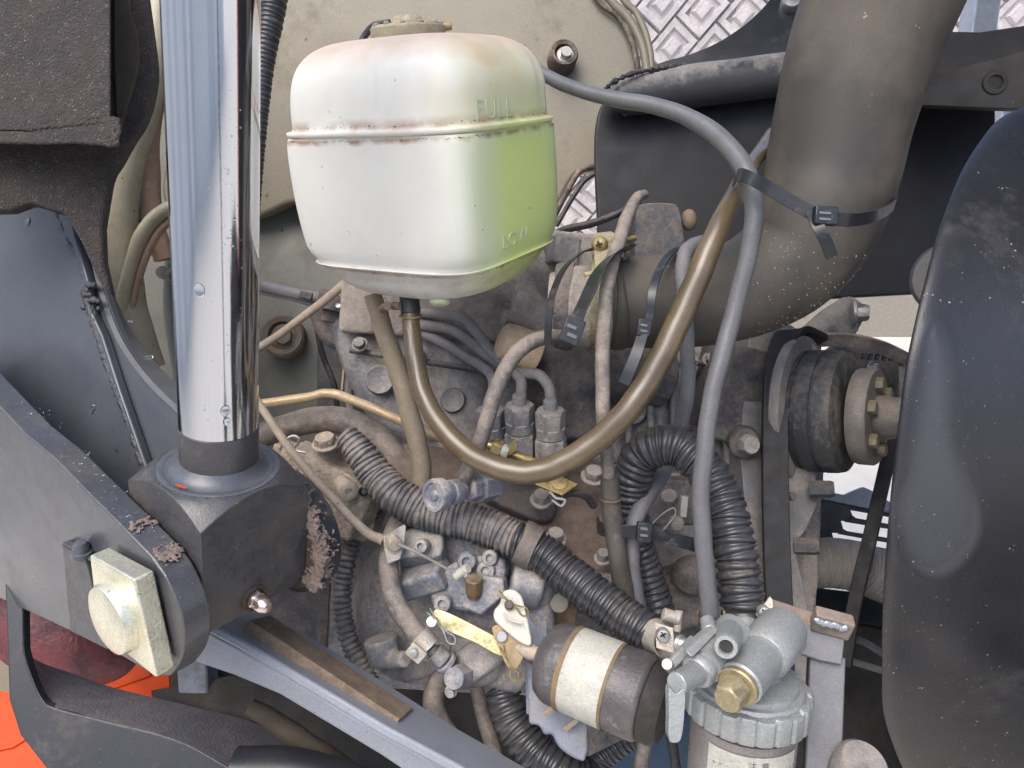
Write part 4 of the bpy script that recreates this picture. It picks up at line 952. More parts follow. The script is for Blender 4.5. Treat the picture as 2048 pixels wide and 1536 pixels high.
    t.add('screw', cylp((1340, 1005, .72), (1338, 990, .71), 16), M['cast_brown'])
    t.add('nut', ballp(1352, 1046, .70, 16, 16), M['cast_brown'])
    t.add('wire', hose([(1300, 1052, .69, 1.6), (1322, 1030, .69, 1.6), (1346, 1016, .69, 1.6), (1350, 1030, .69, 1.6), (1326, 1060, .69, 1.6)], 6), M['offwhite'])
    t.add('base', join(boxp(1320, 1000, .76, 120, 90, .04, 0, 0, 0), boxp(1360, 1190, .76, 150, 110, .04, 0, 0, 20), ballp(1390, 1150, .74, 50, 40)), M['dark_dust'], fuse=.003, smooth=5)
    t.done()
M['dark_dust'] = material('dark_dust', (.055, .055, .062), .55, 0, (.20, .165, .14), .42, 30, .35, .6, 380, .0012, big=.8)
M['cover_grey'] = material('cover_grey', (.16, .16, .165), .55, 0, (.30, .26, .215), .35, 24, .2, .5, 420, .0009)
M['tan_cap'] = material('tan_cap', (.44, .33, .21), .6, 0, (.38, .29, .2), .3, 20, .2, .2)
M['oily_blue'] = material('oily_blue', (.05, .055, .07), .35, 0, (.16, .11, .075), .3, 40, .35, .5, 400, .001)
M['tan_metal'] = material('tan_metal', (.40, .35, .28), .5, .2, (.42, .33, .24), .35, 50, .3, .4)
M['brown_brass'] = material('brown_brass', (.16, .1, .05), .5, .4, (.2, .15, .1), .3, 60, .3, .4)
M['zinc_rust'] = material('zinc_rust', (.28, .235, .14), .45, .4, (.42, .28, .16), .4, 80, .2, .4)
M['sol_body'] = material('sol_body', (.085, .075, .075), .4, .1, (.34, .32, .31), -.02, 30, .12, .4, 420, .0007, var=.25)
M['hose_tan'] = material('hose_tan', (.30, .24, .18), .6, 0, (.36, .29, .22), .5, 40, .2, .3)
engine()
M['speck'] = material('speck', (.30, .25, .16), .8, bump=0)
# ================================================================ DUCT, TANK, HOSES
def duct():
    t = Thing('intake_duct', 'big dusty brown rubber intake elbow sweeping from the top right to the clamp', 'duct')
    pts = [(1990, -480, .56, 170), (1890, -330, .58, 166), (1830, -170, .60, 160), (1768, -20, .61, 151), (1720, 110, .62, 142), (1684, 240, .63, 132), (1660, 350, .64, 128), (1630, 440, .645, 124), (1578, 520, .65, 112), (1500, 572, .65, 101), (1400, 598, .65, 95), (1300, 604, .65, 92), (1215, 606, .65, 89)]
    t.add('elbow', hose(pts, 56, 10), M['duct'], sharp=80)
    if 0: t.add('cuff', hose([(1660, 360, .64, 131), (1636, 424, .644, 128)], 56, 6), M['duct'], sharp=80)
    rnd = random.Random(31); cc_ = crv(pts, 10); PW = [S(x, y, D) for x, y, D, r in cc_]; TT, NN = frames(PW); ms = []
    for _ in range(700):
        i = int(rnd.triangular(68, 96, 84)); a = rnd.uniform(0, 6.283); e = NN[i]*math.cos(a) + TT[i].cross(NN[i])*math.sin(a)
        if e.dot(TO) < .1 or e.dot(RT) < -.1 - .5*rnd.random(): continue
        p = PW[i] + TT[i]*rnd.uniform(-.005, .005) + e*px(cc_[i][3], cc_[i][2]); s = rnd.uniform(.0002, .0007); ms.append(ball(p, s, s*rnd.uniform(.6, 1.6), s*.6, 5, 3))
    t.add('mud_specks', join(*ms), M['speck'], kind='stuff')
    t.add('end_bead', hose([(1240, 605, .65, 92), (1232, 606, .65, 95), (1222, 606, .65, 92)], 56, 5), M['duct'], sharp=80)
    t.done()
    c = S(1168, 604, .65); ax = (S(1300, 604, .65) - c).normalized(); ax = dv(.98, -.03, .12)
    t = Thing('intake_pipe', 'rough brown metal intake stub left of the yellow hose clamp', 'pipe')
    t.add('stub', lathe(S(1100, 612, .66), ax, [(0, px(66, .66)), (.016, px(74, .66)), (.022, px(80, .66)), (.06, px(82, .66))], 48), M['cast_brown'])
    t.add('flange', lathe(S(1112, 612, .665), ax, [(0, px(84, .66)), (.010, px(90, .66)), (.016, px(88, .66)), (.017, px(74, .66))], 48), M['dark_dust'])
    t.done()
    t = Thing('hose_clamp', 'yellow zinc clamp band with a cross-head screw on the intake duct', 'clamp')
    t.add('band', hoop(S(1186, 605, .65), ax, px(91, .65), px(7, .65), .0018, 0, 360, 60), M['zinc_yel'])
    t.add('band_edge', hoop(S(1206, 605, .65), ax, px(92, .65), px(5, .65), .0015, 0, 360, 60), M['brass'])
    pe = plane3((1180, 470, .645), (1260, 470, .64), (1200, 540, .60))
    e = t.add('screw_ear', plate([(1186, 466), (1222, 462), (1236, 470), (1236, 510), (1206, 520), (1190, 536)], pe, .0025), M['zinc_dusty'], bevel=.0006)
    t.add('screw_ear', plate([(1252, 466), (1262, 464), (1260, 516), (1250, 520)], plane3((1250, 470, .635), (1262, 470, .65), (1255, 520, .62)), .002), M['zinc_yel'], bevel=.0005)
    s = t.add('screw', lathe(S(1200, 490, .628), dv(-.25, .1, .95), [(0, px(17, .62)), (.003, px(17, .62)), (.0055, px(14, .62)), (.007, px(9, .62)), (.0072, .0003)], 28), M['brass'], parent=e)
    t.add('cross_slot', join(boxp(1198, 489, .6195, 14, 4, .002, 0, 0, 20), boxp(1198, 489, .6195, 4, 14, .002, 0, 0, 20)), M['dark_void'], parent=e)
    t.add('screw_shank', cylp((1210, 486, .635), (1272, 475, .64), 6), M['brass'])
    t.add('nut_tab', boxp(1180, 547, .60, 24, 8, .004, 0, 0, 12), M['zinc_yel'], bevel=.0005)
    t.done()
    # cable ties round the duct
    def tie(name, label, pts, w, Wd, head=None, tail=None, th=.0014):
        t = Thing('cable_tie', label, 'cable tie', 'black cable ties holding the hoses')
        t.add('strap', strap(pts, w, Wd, th), M['strap'], bevel=.0003)
        if head:
            x, y, D, ww, hh, rz = head
            h = t.add('head', boxp(x, y, D, ww, hh, .007, 0, 0, rz), M['strap'], bevel=.0008)
            t.add('pawl', join(boxp(x, y-hh*.16, D-.0037, ww*.5, hh*.14, .0015, 0, 0, rz), boxp(x, y+hh*.18, D-.0037, ww*.5, hh*.14, .0015, 0, 0, rz)), M['strap_worn'], parent=h, bevel=.0003)
        if tail: t.add('tail', strap(*tail), M['strap'], bevel=.0003)
        t.done()
    # big tie: wraps the grey hose and the vertical duct
    cA = S(1636, 424, .645); axA = (S(1672, 300, .635) - S(1606, 490, .648)).normalized()
    Rr = px(130, .645)
    tie('cable_tie', 'wide black cable tie lashing the grey hose to the big duct, its tail pointing down', 
        [(1470, 362, .575), (1480, 350, .53), (1500, 356, .515), (1540, 378, .515), (1590, 408, .512), (1640, 432, .508), (1700, 440, .512), (1752, 430, .54), (1784, 412, .60), (1790, 396, .65)], px(25, .54), dv(.18, .93, .2),
        (1650, 432, .500, 46, 36, -4), ([(1622, 422, .508), (1636, 452, .500), (1652, 484, .500), (1664, 514, .505)], px(24, .5), dv(.85, .4, .3)))
    tie('cable_tie', 'black cable tie slanting over the zinc clamp with a worn open head',
        [(1262, 498, .62), (1248, 500, .60), (1222, 515, .583), (1196, 548, .573), (1172, 600, .568), (1152, 642, .565), (1138, 676, .575)], px(30, .57), dv(.8, .45, .35),
        (1144, 662, .562, 40, 52, -22))
    tie('cable_tie', 'black cable tie round the duct right of the clamp with a long hanging tail',
        [(1372, 496, .66), (1352, 500, .625), (1325, 530, .595), (1306, 580, .578), (1300, 630, .578), (1292, 655, .580)], px(17, .58), dv(.95, .1, .3),
        (1288, 656, .572, 28, 34, -10), ([(1286, 668, .570), (1276, 700, .566), (1262, 735, .566), (1248, 768, .568)], px(24, .57), dv(.9, .3, .3)))
    t = Thing('cable_tie', 'thin looped black cable tie on the metal stub at the left end of the duct', 'cable tie', 'black cable ties holding the hoses')
    t.add('strap', strap([(1200, 498, .64), (1165, 506, .62), (1128, 540, .595), (1106, 590, .582), (1098, 640, .580), (1096, 690, .585)], px(15, .59), dv(.8, .3, .4), .0014), M['strap'], bevel=.0003)
    t.done()
    tie('cable_tie', 'black cable tie clamping two hoses to the ribbed arch, lower centre-right',
        [(1196, 1046, .66), (1204, 1058, .615), (1240, 1062, .605), (1286, 1064, .600), (1340, 1076, .600), (1390, 1090, .60), (1440, 1106, .62)], px(27, .6), dv(.05, 1, .1),
        (1288, 1064, .594, 30, 40, -6))
M['strap_worn'] = material('strap_worn', (.12, .12, .12), .35, bump=.2)
M['zinc_dusty'] = material('zinc_dusty', (.42, .39, .24), .45, .5, (.27, .22, .16), .45, 50, .2, .4)
duct()

def tank():
    t = Thing('coolant_tank', 'white translucent plastic coolant tank with yellow-green tint, moulded FULL and LOW marks', 'coolant tank')
    up = dv(-.055, .925, .375); 
    yaw = math.radians(30)
    rr = (RT - up*RT.dot(up)).normalized(); f0 = rr.cross(up)
    if f0.dot(TO) < 0: f0 = -f0
    # local x: along the left (front) face, local z: out of the left face
    X = rr*math.cos(yaw) + f0*math.sin(yaw); Z = -rr*math.sin(yaw) + f0*math.cos(yaw)
    C = S(857, 343, .635); Y = up
    # (height, half x, half z, offset x, offset z, exponent)
    sec = [(-.126, .018, .018, .004, 0, 2.4), (-.125, .046, .046, .004, 0, 2.6), (-.119, .066, .066, .004, 0, 3), (-.108, .079, .077, .003, 0, 3.6), (-.096, .086, .082, .002, 0, 4.2),
           (-.0885, .0905, .0865, .002, 0, 5), (-.0865, .0928, .089, .002, 0, 5), (-.0845, .0905, .0865, .002, 0, 5), (-.07, .0935, .0885, .001, 0, 7), (-.03, .0955, .0888, 0, 0, 8), (.01, .0965, .0885, -.001, 0, 7.5), (.032, .0965, .0885, -.001, 0, 6.5),
           (.0345, .0965, .0885, -.001, 0, 5), (.0365, .0990, .091, -.001, 0, 5), (.0395, .0990, .091, -.001, 0, 5), (.0415, .0955, .0875, -.001, 0, 4.8), (.055, .0955, .0870, -.001, 0, 4.6), (.072, .0940, .0855, 0, 0, 4.6), (.086, .0900, .0820, 0, 0, 4.4),
           (.097, .083, .075, 0, 0, 4.2), (.1045, .072, .065, 0, 0, 4), (.1085, .056, .052, 0, 0, 3.4), (.1105, .02, .02, 0, 0, 2.2)]
    sec = [((h-.036)*(.85 if h < .036 else .95)+.036, q[0]*.968, q[1]*.968, *q[2:]) for h, *q in sec]; sec = crv(sec, 3); seg = 112; V = []; Fc = []
    for h, hx, hz, ox, oz, ex in sec:
        for k in range(seg):
            a = 2*math.pi*k/seg; c, s = math.cos(a), math.sin(a)
            q = (abs(c)**ex + abs(s)**ex)**(-1/ex)
            x, z = hx*q*c, hz*q*s
            # shallow vertical grooves in the upper shoulder
            if h > .046 and h < .1:
                for g in (-.028, .02, .062):
                    if z > 0: z -= .0022*math.exp(-((x-g)/.0035)**2)
                for g in (-.045,):
                    if x > 0: x -= .0022*math.exp(-((z-g)/.0035)**2)
            V.append(C + Y*h + X*(x+ox) + Z*(z+oz))
    for i in range(len(sec)-1):
        for k in range(seg):
            a = i*seg+k; b = i*seg+(k+1) % seg; Fc.append((a, b, b+seg, a+seg))
    Fc += [tuple(range(seg)), tuple((len(sec)-1)*seg+k for k in range(seg))]
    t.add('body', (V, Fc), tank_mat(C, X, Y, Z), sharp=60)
    # moulded letters on the right-hand face (normal X)
    for txt, hx, hz, size in (('FULL', .043, .056, .021), ('LOW', -.057, .034, .017)):
        cu = bpy.data.curves.new('t', 'FONT'); cu.body = txt; cu.size = size; cu.extrude = .0008; cu.offset = -.0003; cu.space_character = 1.15
        ob = bpy.data.objects.new('t', cu); COL.objects.link(ob); dg = bpy.context.evaluated_depsgraph_get(); me = ob.evaluated_get(dg).to_mesh()
        vs_ = [v.co.copy() for v in me.vertices]; fs = [tuple(p.vertices) for p in me.polygons]; bpy.data.objects.remove(ob)
        # text reads left to right along -Z
        def wall_x(h, z):
            best = min(sec, key=lambda q: abs(q[0]-h)); _, bx, bz, ox, oz, ex = best
            return ox + bx*max(0, 1-abs(z/bz)**ex)**(1/ex)
        VV = [C + Y*(hx+v.y) + X*(wall_x(hx+v.y, hz-v.x) + v.z*.6 + .0002) - Z*(v.x-hz) for v in vs_]
        t.add('moulded_mark', (VV, fs), M['tank_letter'], label='moulded word ' + txt)
    # cap
    cc = C + Y*.112 + X*(-.004) + Z*(-.012); cc = S(818, 80, .625)
    cp = t.add('cap', lathe(cc, Y, [(-.006, px(66, .62)), (-.004, px(66, .62)), (0, px(74, .62)), (.0095, px(75, .62)), (.0115, px(70, .62)), (.012, px(34, .62)), (.016, px(31, .62)), (.0185, px(26, .62)), (.0195, px(14, .62)), (.0197, .0002)], 48), M['cap'], sharp=40)
    t.add('cap_gasket', lathe(cc - Y*.009, Y, [(0, px(62, .62)), (.0075, px(66, .62))], 40), M['rubber'], parent=cp)
    t.add('cap_lugs', join(*[ball(cc + Y*.0115 + (X*math.cos(q)+Z*math.sin(q))*px(66, .62), .003, .0018, .003, 8, 6) for q in [k*.5236 for k in range(12)]]), M['cap'], parent=cp)
    t.add('vent_spout', cyl(cc + Y*.008 + rr*px(60, .62), cc + Y*.009 + rr*px(88, .62), px(8, .62)), M['cap_dark'], parent=cp)
    t.add('cap_tether', hose([(720, 96, .66, 7), (728, 74, .66, 7), (748, 52, .655, 7), (780, 44, .65, 6)], 10), M['rubber'], parent=cp)
    # outlet spigot and spring clip below
    t.add('spigot', cylp((818, 590, .632), (822, 628, .632), 20), M['rubber'])
    t.add('grub_screw', join(cylp((765, 618, .64), (775, 612, .62), 9), cylp((786, 612, .63), (800, 612, .625), 8)), M['rust_iron'])
    t.add('lug', ballp(880, 603, .61, 22, 10), M['tank_letter'])
    # dirt along the seams
    rnd = random.Random(21); ms = []
    def wall(h, a):
        best = min(sec, key=lambda q: abs(q[0]-h)); _, bx, bz, ox, oz, ex = best; c, s = math.cos(a), math.sin(a)
        q = (abs(c)**ex + abs(s)**ex)**(-1/ex); return C + Y*h + X*(bx*q*c+ox) + Z*(bz*q*s+oz)
    for _ in range(240):
        a = rnd.uniform(-1.2, 2.6); h = rnd.choice([.0318, .0325, -.0715, .0425]) + rnd.gauss(0, .0004); s = rnd.uniform(.0002, .0006)
        ms.append(ball(wall(h, a), s*1.6, s*.6, s, 5, 3))
    for _ in range(26):
        a = rnd.uniform(-.9, 2.4); h = rnd.uniform(-.10, .03); s = rnd.uniform(.0002, .0006); ms.append(ball(wall(h, a), s, s*rnd.uniform(1, 2), s, 5, 3))
    t.add('dirt_flecks', join(*ms), M['rust_dirt'], kind='stuff')
    t.done()
def tank_mat(C, X, Y, Z):
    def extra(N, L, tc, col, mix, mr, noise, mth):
        # transmitted light painted yellow-green on one side and grime washed along seams and top
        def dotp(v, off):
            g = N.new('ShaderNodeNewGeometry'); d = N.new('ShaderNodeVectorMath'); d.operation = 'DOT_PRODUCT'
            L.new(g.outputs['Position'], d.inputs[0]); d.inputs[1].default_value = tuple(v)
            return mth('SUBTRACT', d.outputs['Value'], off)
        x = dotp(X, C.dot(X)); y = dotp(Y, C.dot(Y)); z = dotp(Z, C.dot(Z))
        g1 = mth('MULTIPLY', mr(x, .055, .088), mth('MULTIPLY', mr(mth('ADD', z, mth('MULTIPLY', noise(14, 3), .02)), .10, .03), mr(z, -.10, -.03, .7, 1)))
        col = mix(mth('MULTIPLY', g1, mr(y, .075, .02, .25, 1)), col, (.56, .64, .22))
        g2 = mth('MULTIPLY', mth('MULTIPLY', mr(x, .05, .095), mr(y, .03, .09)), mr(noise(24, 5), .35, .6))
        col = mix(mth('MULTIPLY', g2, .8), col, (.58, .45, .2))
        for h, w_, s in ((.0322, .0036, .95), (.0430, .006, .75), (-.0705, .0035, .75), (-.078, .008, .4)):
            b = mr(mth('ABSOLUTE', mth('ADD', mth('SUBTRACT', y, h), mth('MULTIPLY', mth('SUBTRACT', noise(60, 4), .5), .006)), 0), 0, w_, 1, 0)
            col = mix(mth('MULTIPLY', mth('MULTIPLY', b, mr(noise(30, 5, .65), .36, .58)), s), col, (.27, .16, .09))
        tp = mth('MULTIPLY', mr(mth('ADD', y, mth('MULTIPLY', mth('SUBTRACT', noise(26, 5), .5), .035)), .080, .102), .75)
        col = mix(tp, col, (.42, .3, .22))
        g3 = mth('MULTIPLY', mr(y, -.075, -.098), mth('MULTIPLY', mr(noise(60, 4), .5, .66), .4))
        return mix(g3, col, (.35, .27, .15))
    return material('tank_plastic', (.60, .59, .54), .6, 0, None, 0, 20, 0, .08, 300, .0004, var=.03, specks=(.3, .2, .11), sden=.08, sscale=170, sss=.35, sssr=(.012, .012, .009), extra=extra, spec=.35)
M['tank_letter'] = material('tank_letter', (.50, .53, .34), .36, bump=.05, var=.05, sss=.2)
M['rust_dirt'] = material('rust_dirt', (.16, .085, .045), .9, bump=.3)
M['cap'] = material('cap', (.33, .30, .20), .5, 0, (.2, .13, .10), .12, 60, .45, .1)
M['cap_dark'] = material('cap_dark', (.28, .2, .1), .6, bump=.3)
tank()

def hoses():
    t = Thing('overflow_hose', 'smooth blue-grey hose arching from the tank and down past the ribbed arch', 'hose')
    t.add('hose', hose([(1055, 128, .68, 13), (1090, 150, .67, 13), (1150, 178, .65, 14), (1220, 196, .63, 15), (1300, 210, .61, 16), (1370, 232, .59, 17), (1430, 268, .57, 19), (1478, 320, .55, 20), (1500, 368, .54, 20), (1508, 430, .54, 19), (1492, 530, .545, 18), (1466, 630, .55, 18), (1436, 740, .55, 18), (1416, 840, .55, 18), (1406, 930, .55, 18), (1402, 1000, .55, 18), (1406, 1080, .55, 18), (1414, 1160, .55, 18), (1420, 1250, .55, 18)], 22), M['hose_grey'])
    t.add('end_collar', hose([(1418, 1228, .55, 21), (1420, 1258, .55, 21)], 20), M['hose_dark'])
    t.add('spring_clip', hoop(S(1418, 1232, .55), dv(0, 1, .3), px(21, .55), .0015, .0012), M['brass'])
    t.done()
    t = Thing('drain_hose', 'glossy amber-brown hose hanging in a deep loop below the coolant tank', 'hose')
    t.add('hose', hose([(820, 616, .632, 17), (824, 660, .63, 18), (830, 720, .62, 19), (848, 790, .61, 20), (880, 850, .60, 21), (930, 900, .59, 22), (985, 932, .585, 23), (1040, 944, .58, 24), (1095, 938, .575, 24), (1150, 912, .57, 25), (1205, 872, .565, 25), (1258, 818, .56, 25), (1302, 752, .56, 25), (1340, 680, .56, 25), (1376, 600, .56, 25), (1410, 520, .56, 24), (1445, 440, .57, 22), (1480, 370, .60, 19), (1510, 320, .65, 16), (1545, 272, .72, 16)], 26), M['hose_amber'])
    t.add('spring_clip', hoop(S(821, 632, .632), dv(0, 1, .3), px(20, .632), .0015, .0012), M['brass'])
    t.done()
    t = Thing('bleed_hose', 'straight beige hose dropping from behind the tank to the pump', 'hose')
    t.add('hose', hose([(745, 590, .70, 18), (768, 660, .70, 19), (795, 740, .695, 20), (818, 820, .69, 20), (838, 900, .69, 20), (842, 970, .69, 20), (822, 1030, .69, 20)], 20), M['hose_beige'])
    t.done()
    t = Thing('pump_hose', 'grey-brown hose curving down to the clamped barb of the feed pump', 'hose')
    t.add('hose', hose([(826, 1000, .70, 22), (796, 1050, .69, 22), (780, 1100, .665, 20), (778, 1150, .645, 20), (792, 1205, .63, 20), (820, 1250, .622, 20), (852, 1286, .62, 20)], 20), M['rubber_brown'])
    cax = (S(852, 1286, .62) - S(820, 1250, .622)).normalized()
    c1 = t.add('hose_clamp', hoop(S(848, 1282, .62), cax, px(21, .62), .014, .0015), M['steel_dusty'])
    t.add('clamp_ear', boxp(832, 1306, .607, 36, 28, .003, 0, 0, -40), M['steel_dusty'], parent=c1, bevel=.0005)
    t.add('clamp_screw', lathe(S(828, 1304, .605), dv(-.1, 0, 1), [(0, px(8, .6)), (.003, px(8, .6)), (.0035, .0002)], 16), M['steel'], parent=c1)
    t.done()
    t = Thing('vent_tube', 'thin dark tube with an open top end standing left of centre-right', 'tube')
    t.add('tube', hose([(1290, 388, .66, 9), (1272, 398, .65, 11), (1256, 430, .635, 13), (1242, 470, .62, 14), (1226, 520, .60, 15), (1214, 580, .585, 15), (1207, 660, .58, 15), (1205, 740, .58, 15), (1206, 820, .58, 15), (1212, 890, .59, 14), (1217, 960, .60, 13)], 16), M['rubber_brown'])
    t.add('sleeve', hose([(1218, 952, .60, 19), (1222, 1000, .605, 20), (1228, 1054, .61, 20), (1236, 1110, .61, 20), (1248, 1180, .62, 20), (1262, 1250, .63, 20)], 18), M['hose_dark'])
    t.add('spring_clip', hoop(S(1221, 997, .604), dv(0, 1, .2), px(20, .6), .0014, .001), M['brown_brass'])
    t.done()
    t = Thing('return_hose', 'plain grey hose hooked over the duct behind the amber hose', 'hose')
    t.add('hose', hose([(1432, 478, .66, 16), (1400, 488, .625, 16), (1374, 500, .60, 15), (1366, 530, .59, 15), (1368, 600, .59, 15), (1374, 680, .60, 15), (1376, 760, .62, 15), (1368, 820, .64, 15), (1356, 870, .66, 15)], 18), M['hose_mid'])
    t.add('hose', hose([(1345, 900, .69, 17), (1322, 950, .67, 17), (1290, 1000, .64, 17), (1268, 1050, .625, 17), (1262, 1110, .62, 17), (1268, 1170, .625, 18), (1280, 1250, .63, 18)], 18), M['hose_mid'])
    t.done()
    t = Thing('leak_off_hose', 'short brown rubber hose bending from the duct down to the banjo bolt', 'hose')
    t.add('hose', hose([(1125, 672, .63, 13), (1090, 674, .62, 15), (1052, 690, .615, 16), (1018, 726, .61, 16), (992, 780, .61, 16), (968, 860, .615, 16), (945, 920, .62, 16), (922, 970, .625, 16)], 18), M['rubber_brown'])
    t.done()
    t = Thing('corrugated_arch', 'black ribbed conduit arching high over to the fuel filter, lower right of centre', 'conduit')
    t.add('conduit', conduit([(1330, 1290, .66, 34), (1316, 1220, .66, 34), (1296, 1150, .66, 33), (1274, 1080, .655, 32), (1262, 1010, .65, 36), (1266, 950, .64, 40), (1290, 905, .63, 41), (1335, 890, .62, 42), (1385, 912, .61, 42), (1425, 960, .60, 42), (1452, 1020, .59, 43), (1468, 1090, .58, 44), (1478, 1150, .575, 45), (1486, 1215, .57, 45), (1490, 1240, .57, 44)], 14.5, 32, .14), M['conduit'], sharp=80)
    t.done()
    t = Thing('corrugated_conduit', 'long ribbed conduit slanting from the tan casting down to the fuel filter', 'conduit')
    t.add('conduit', conduit([(690, 872, .69, 26), (720, 905, .685, 32), (752, 950, .68, 36), (790, 990, .67, 39), (845, 1020, .665, 39.5), (905, 1036, .66, 39.5), (965, 1052, .655, 39.5), (1035, 1082, .645, 38.5)], 10.8, 36, .12, slit=15), M['conduit_dusty'], sharp=80)
    t.add('conduit', conduit([(1030, 1080, .645, 38.5), (1075, 1100, .64, 39.5), (1125, 1140, .63, 40.5), (1180, 1184, .615, 41.5), (1240, 1230, .60, 42.5), (1300, 1270, .585, 42.5)], 12.4, 36, .12, slit=10), M['conduit'], sharp=80)
    t.add('tape_wrap', hose([(1042, 1083, .643, 44), (1056, 1090, .642, 45), (1074, 1099, .640, 45)], 32), M['tape'])
    t.done()
    t = Thing('loom_conduit', 'narrow dark ribbed conduit dropping behind the clevis past the gear housing', 'conduit')
    t.add('conduit', conduit([(772, 985, .74, 22), (735, 1030, .74, 22), (704, 1085, .735, 20), (690, 1140, .73, 19), (684, 1190, .725, 19), (688, 1240, .72, 20), (704, 1295, .715, 20), (732, 1350, .71, 20), (760, 1400, .71, 18)], 11.5, 20, .2), M['conduit_dusty'], sharp=80)
    t.done()
    t = Thing('lower_conduit', 'fat black braided conduit at the bottom centre behind the solenoid bracket', 'conduit')
    t.add('conduit', conduit([(1000, 1370, .67, 36), (1020, 1430, .66, 40), (1060, 1490, .65, 42), (1120, 1540, .64, 42), (1180, 1570, .64, 42)], 15, 28, .14, slit=12), M['conduit'], sharp=80)
    t.done()
    t = Thing('ribbed_lead', 'slim ribbed conduit curving up under the solenoid from the bottom edge', 'conduit')
    t.add('conduit', conduit([(1160, 1580, .66, 26), (1200, 1520, .66, 26), (1250, 1480, .66, 26), (1310, 1450, .66, 24)], 11, 22, .16), M['conduit'], sharp=80)
    t.done()
    t = Thing('heater_hose', 'thick dusty hose curving over behind the tan casting', 'hose')
    t.add('hose', hose([(440, 912, .80, 24), (520, 872, .80, 25), (600, 846, .80, 26), (680, 840, .79, 27), (745, 868, .785, 27), (795, 920, .78, 27), (820, 990, .775, 26), (830, 1050, .77, 24)], 22), M['rubber_brown'])
    t.done()
    t = Thing('brake_pipe', 'thin golden steel pipe with a bend running left of the beige hose', 'pipe')
    t.add('pipe', hose([(440, 818, .78, 9), (520, 808, .77, 9), (610, 795, .76, 9.5), (652, 787, .755, 9.5), (690, 794, .75, 10), (770, 828, .745, 10), (850, 862, .74, 10), (900, 884, .74, 10)], 14), M['pipe_gold'])
    t.done()
    t = Thing('thin_pipe', 'thin tan pipe rising right from the chrome rod to the pipe clip', 'pipe')
    t.add('pipe', hose([(480, 718, .80, 8), (560, 668, .80, 8), (640, 608, .80, 9), (690, 566, .80, 9)], 12), M['hose_tan'])
    t.done()
    t = Thing('wiring', 'loose dark wires hanging behind the pipes left of the engine', 'wires')
    t.add('wire', hose([(630, 590, .92, 14), (636, 640, .92, 14), (660, 680, .92, 13), (710, 690, .92, 12), (760, 680, .92, 12)], 12), M['rubber_brown'])
    t.add('wire', hose([(632, 640, .93, 6), (645, 710, .93, 6), (668, 770, .93, 6), (676, 830, .93, 5)], 8), M['rubber'])
    t.add('wire', hose([(690, 630, .92, 3), (690, 700, .92, 3), (684, 780, .92, 3)], 6), M['pipe_gold'])
    t.add('wire', hose([(730, 690, .91, 9), (700, 760, .91, 9), (702, 830, .91, 9)], 8), M['hose_lines'])
    t.done()
    t = Thing('side_conduit', 'black finely ribbed hose hugging the right side of the chrome rod at the top', 'conduit')
    t.add('conduit', conduit([(560, -80, .90, 26), (545, 20, .90, 26), (530, 110, .90, 22), (522, 200, .90, 18), (516, 300, .90, 14), (508, 420, .90, 12)], 9, 18, .1), M['conduit'], sharp=80)
    t.done()
    t = Thing('suction_hose', 'bent brown hose below the feed pump at the bottom centre', 'hose')
    t.add('hose', hose([(905, 1345, .70, 18), (880, 1362, .69, 20), (866, 1400, .68, 21), (878, 1440, .68, 20), (905, 1480, .68, 20), (940, 1540, .69, 20)], 16), M['rubber_brown'])
    t.add('hose', hose([(952, 1370, .70, 14), (965, 1430, .70, 15), (985, 1490, .69, 16), (1000, 1560, .69, 16)], 14), M['rubber_brown'])
    t.done()
    t = Thing('breather_tube', 'thin black tube crossing between the tank and the relay box', 'tube')
    t.add('tube', hose([(1090, 476, .84, 8), (1130, 460, .83, 8), (1190, 445, .82, 8), (1250, 420, .81, 7), (1280, 400, .80, 6)], 12), M['rubber'])
    t.done()
    t = Thing('lower_leads', 'pair of dark leads hanging under the solenoid at the bottom edge', 'leads')
    t.add('lead', hose([(1290, 1420, .62, 13), (1290, 1480, .62, 14), (1276, 1560, .62, 14)], 12), M['rubber_brown'])
    t.add('lead', hose([(1330, 1430, .62, 9), (1345, 1490, .62, 10), (1356, 1560, .62, 10)], 12), M['rubber'])
    t.done()
def amber(N, L, tc, col, mix, mr, noise, mth):
    return mix(mr(noise(16, 5), .4, .62, 0, .8), col, (.06, .042, .022))
M['hose_amber'] = material('hose_amber', (.115, .082, .045), .28, 0, (.12, .08, .05), .05, 14, -.25, .1, 500, .0003, var=.15, extra=amber, spec=.7)
M['hose_dark'] = material('hose_dark', (.07, .062, .052), .35, 0, (.16, .12, .085), .2, 30, .1, .2)
M['hose_mid'] = material('hose_mid', (.13, .135, .15), .5, 0, (.18, .15, .13), .25, 26, .2, .2)
M['steel_dusty'] = material('steel_dusty', (.48, .45, .40), .45, .5, (.34, .28, .22), .3, 50, .3, .4)
M['tape'] = material('tape', (.12, .10, .095), .5, 0, (.2, .155, .125), .45, 30, .2, .3)
M['pipe_gold'] = material('pipe_gold', (.48, .36, .21), .38, .4, (.40, .31, .22), .3, 26, .2, .2)
hoses()

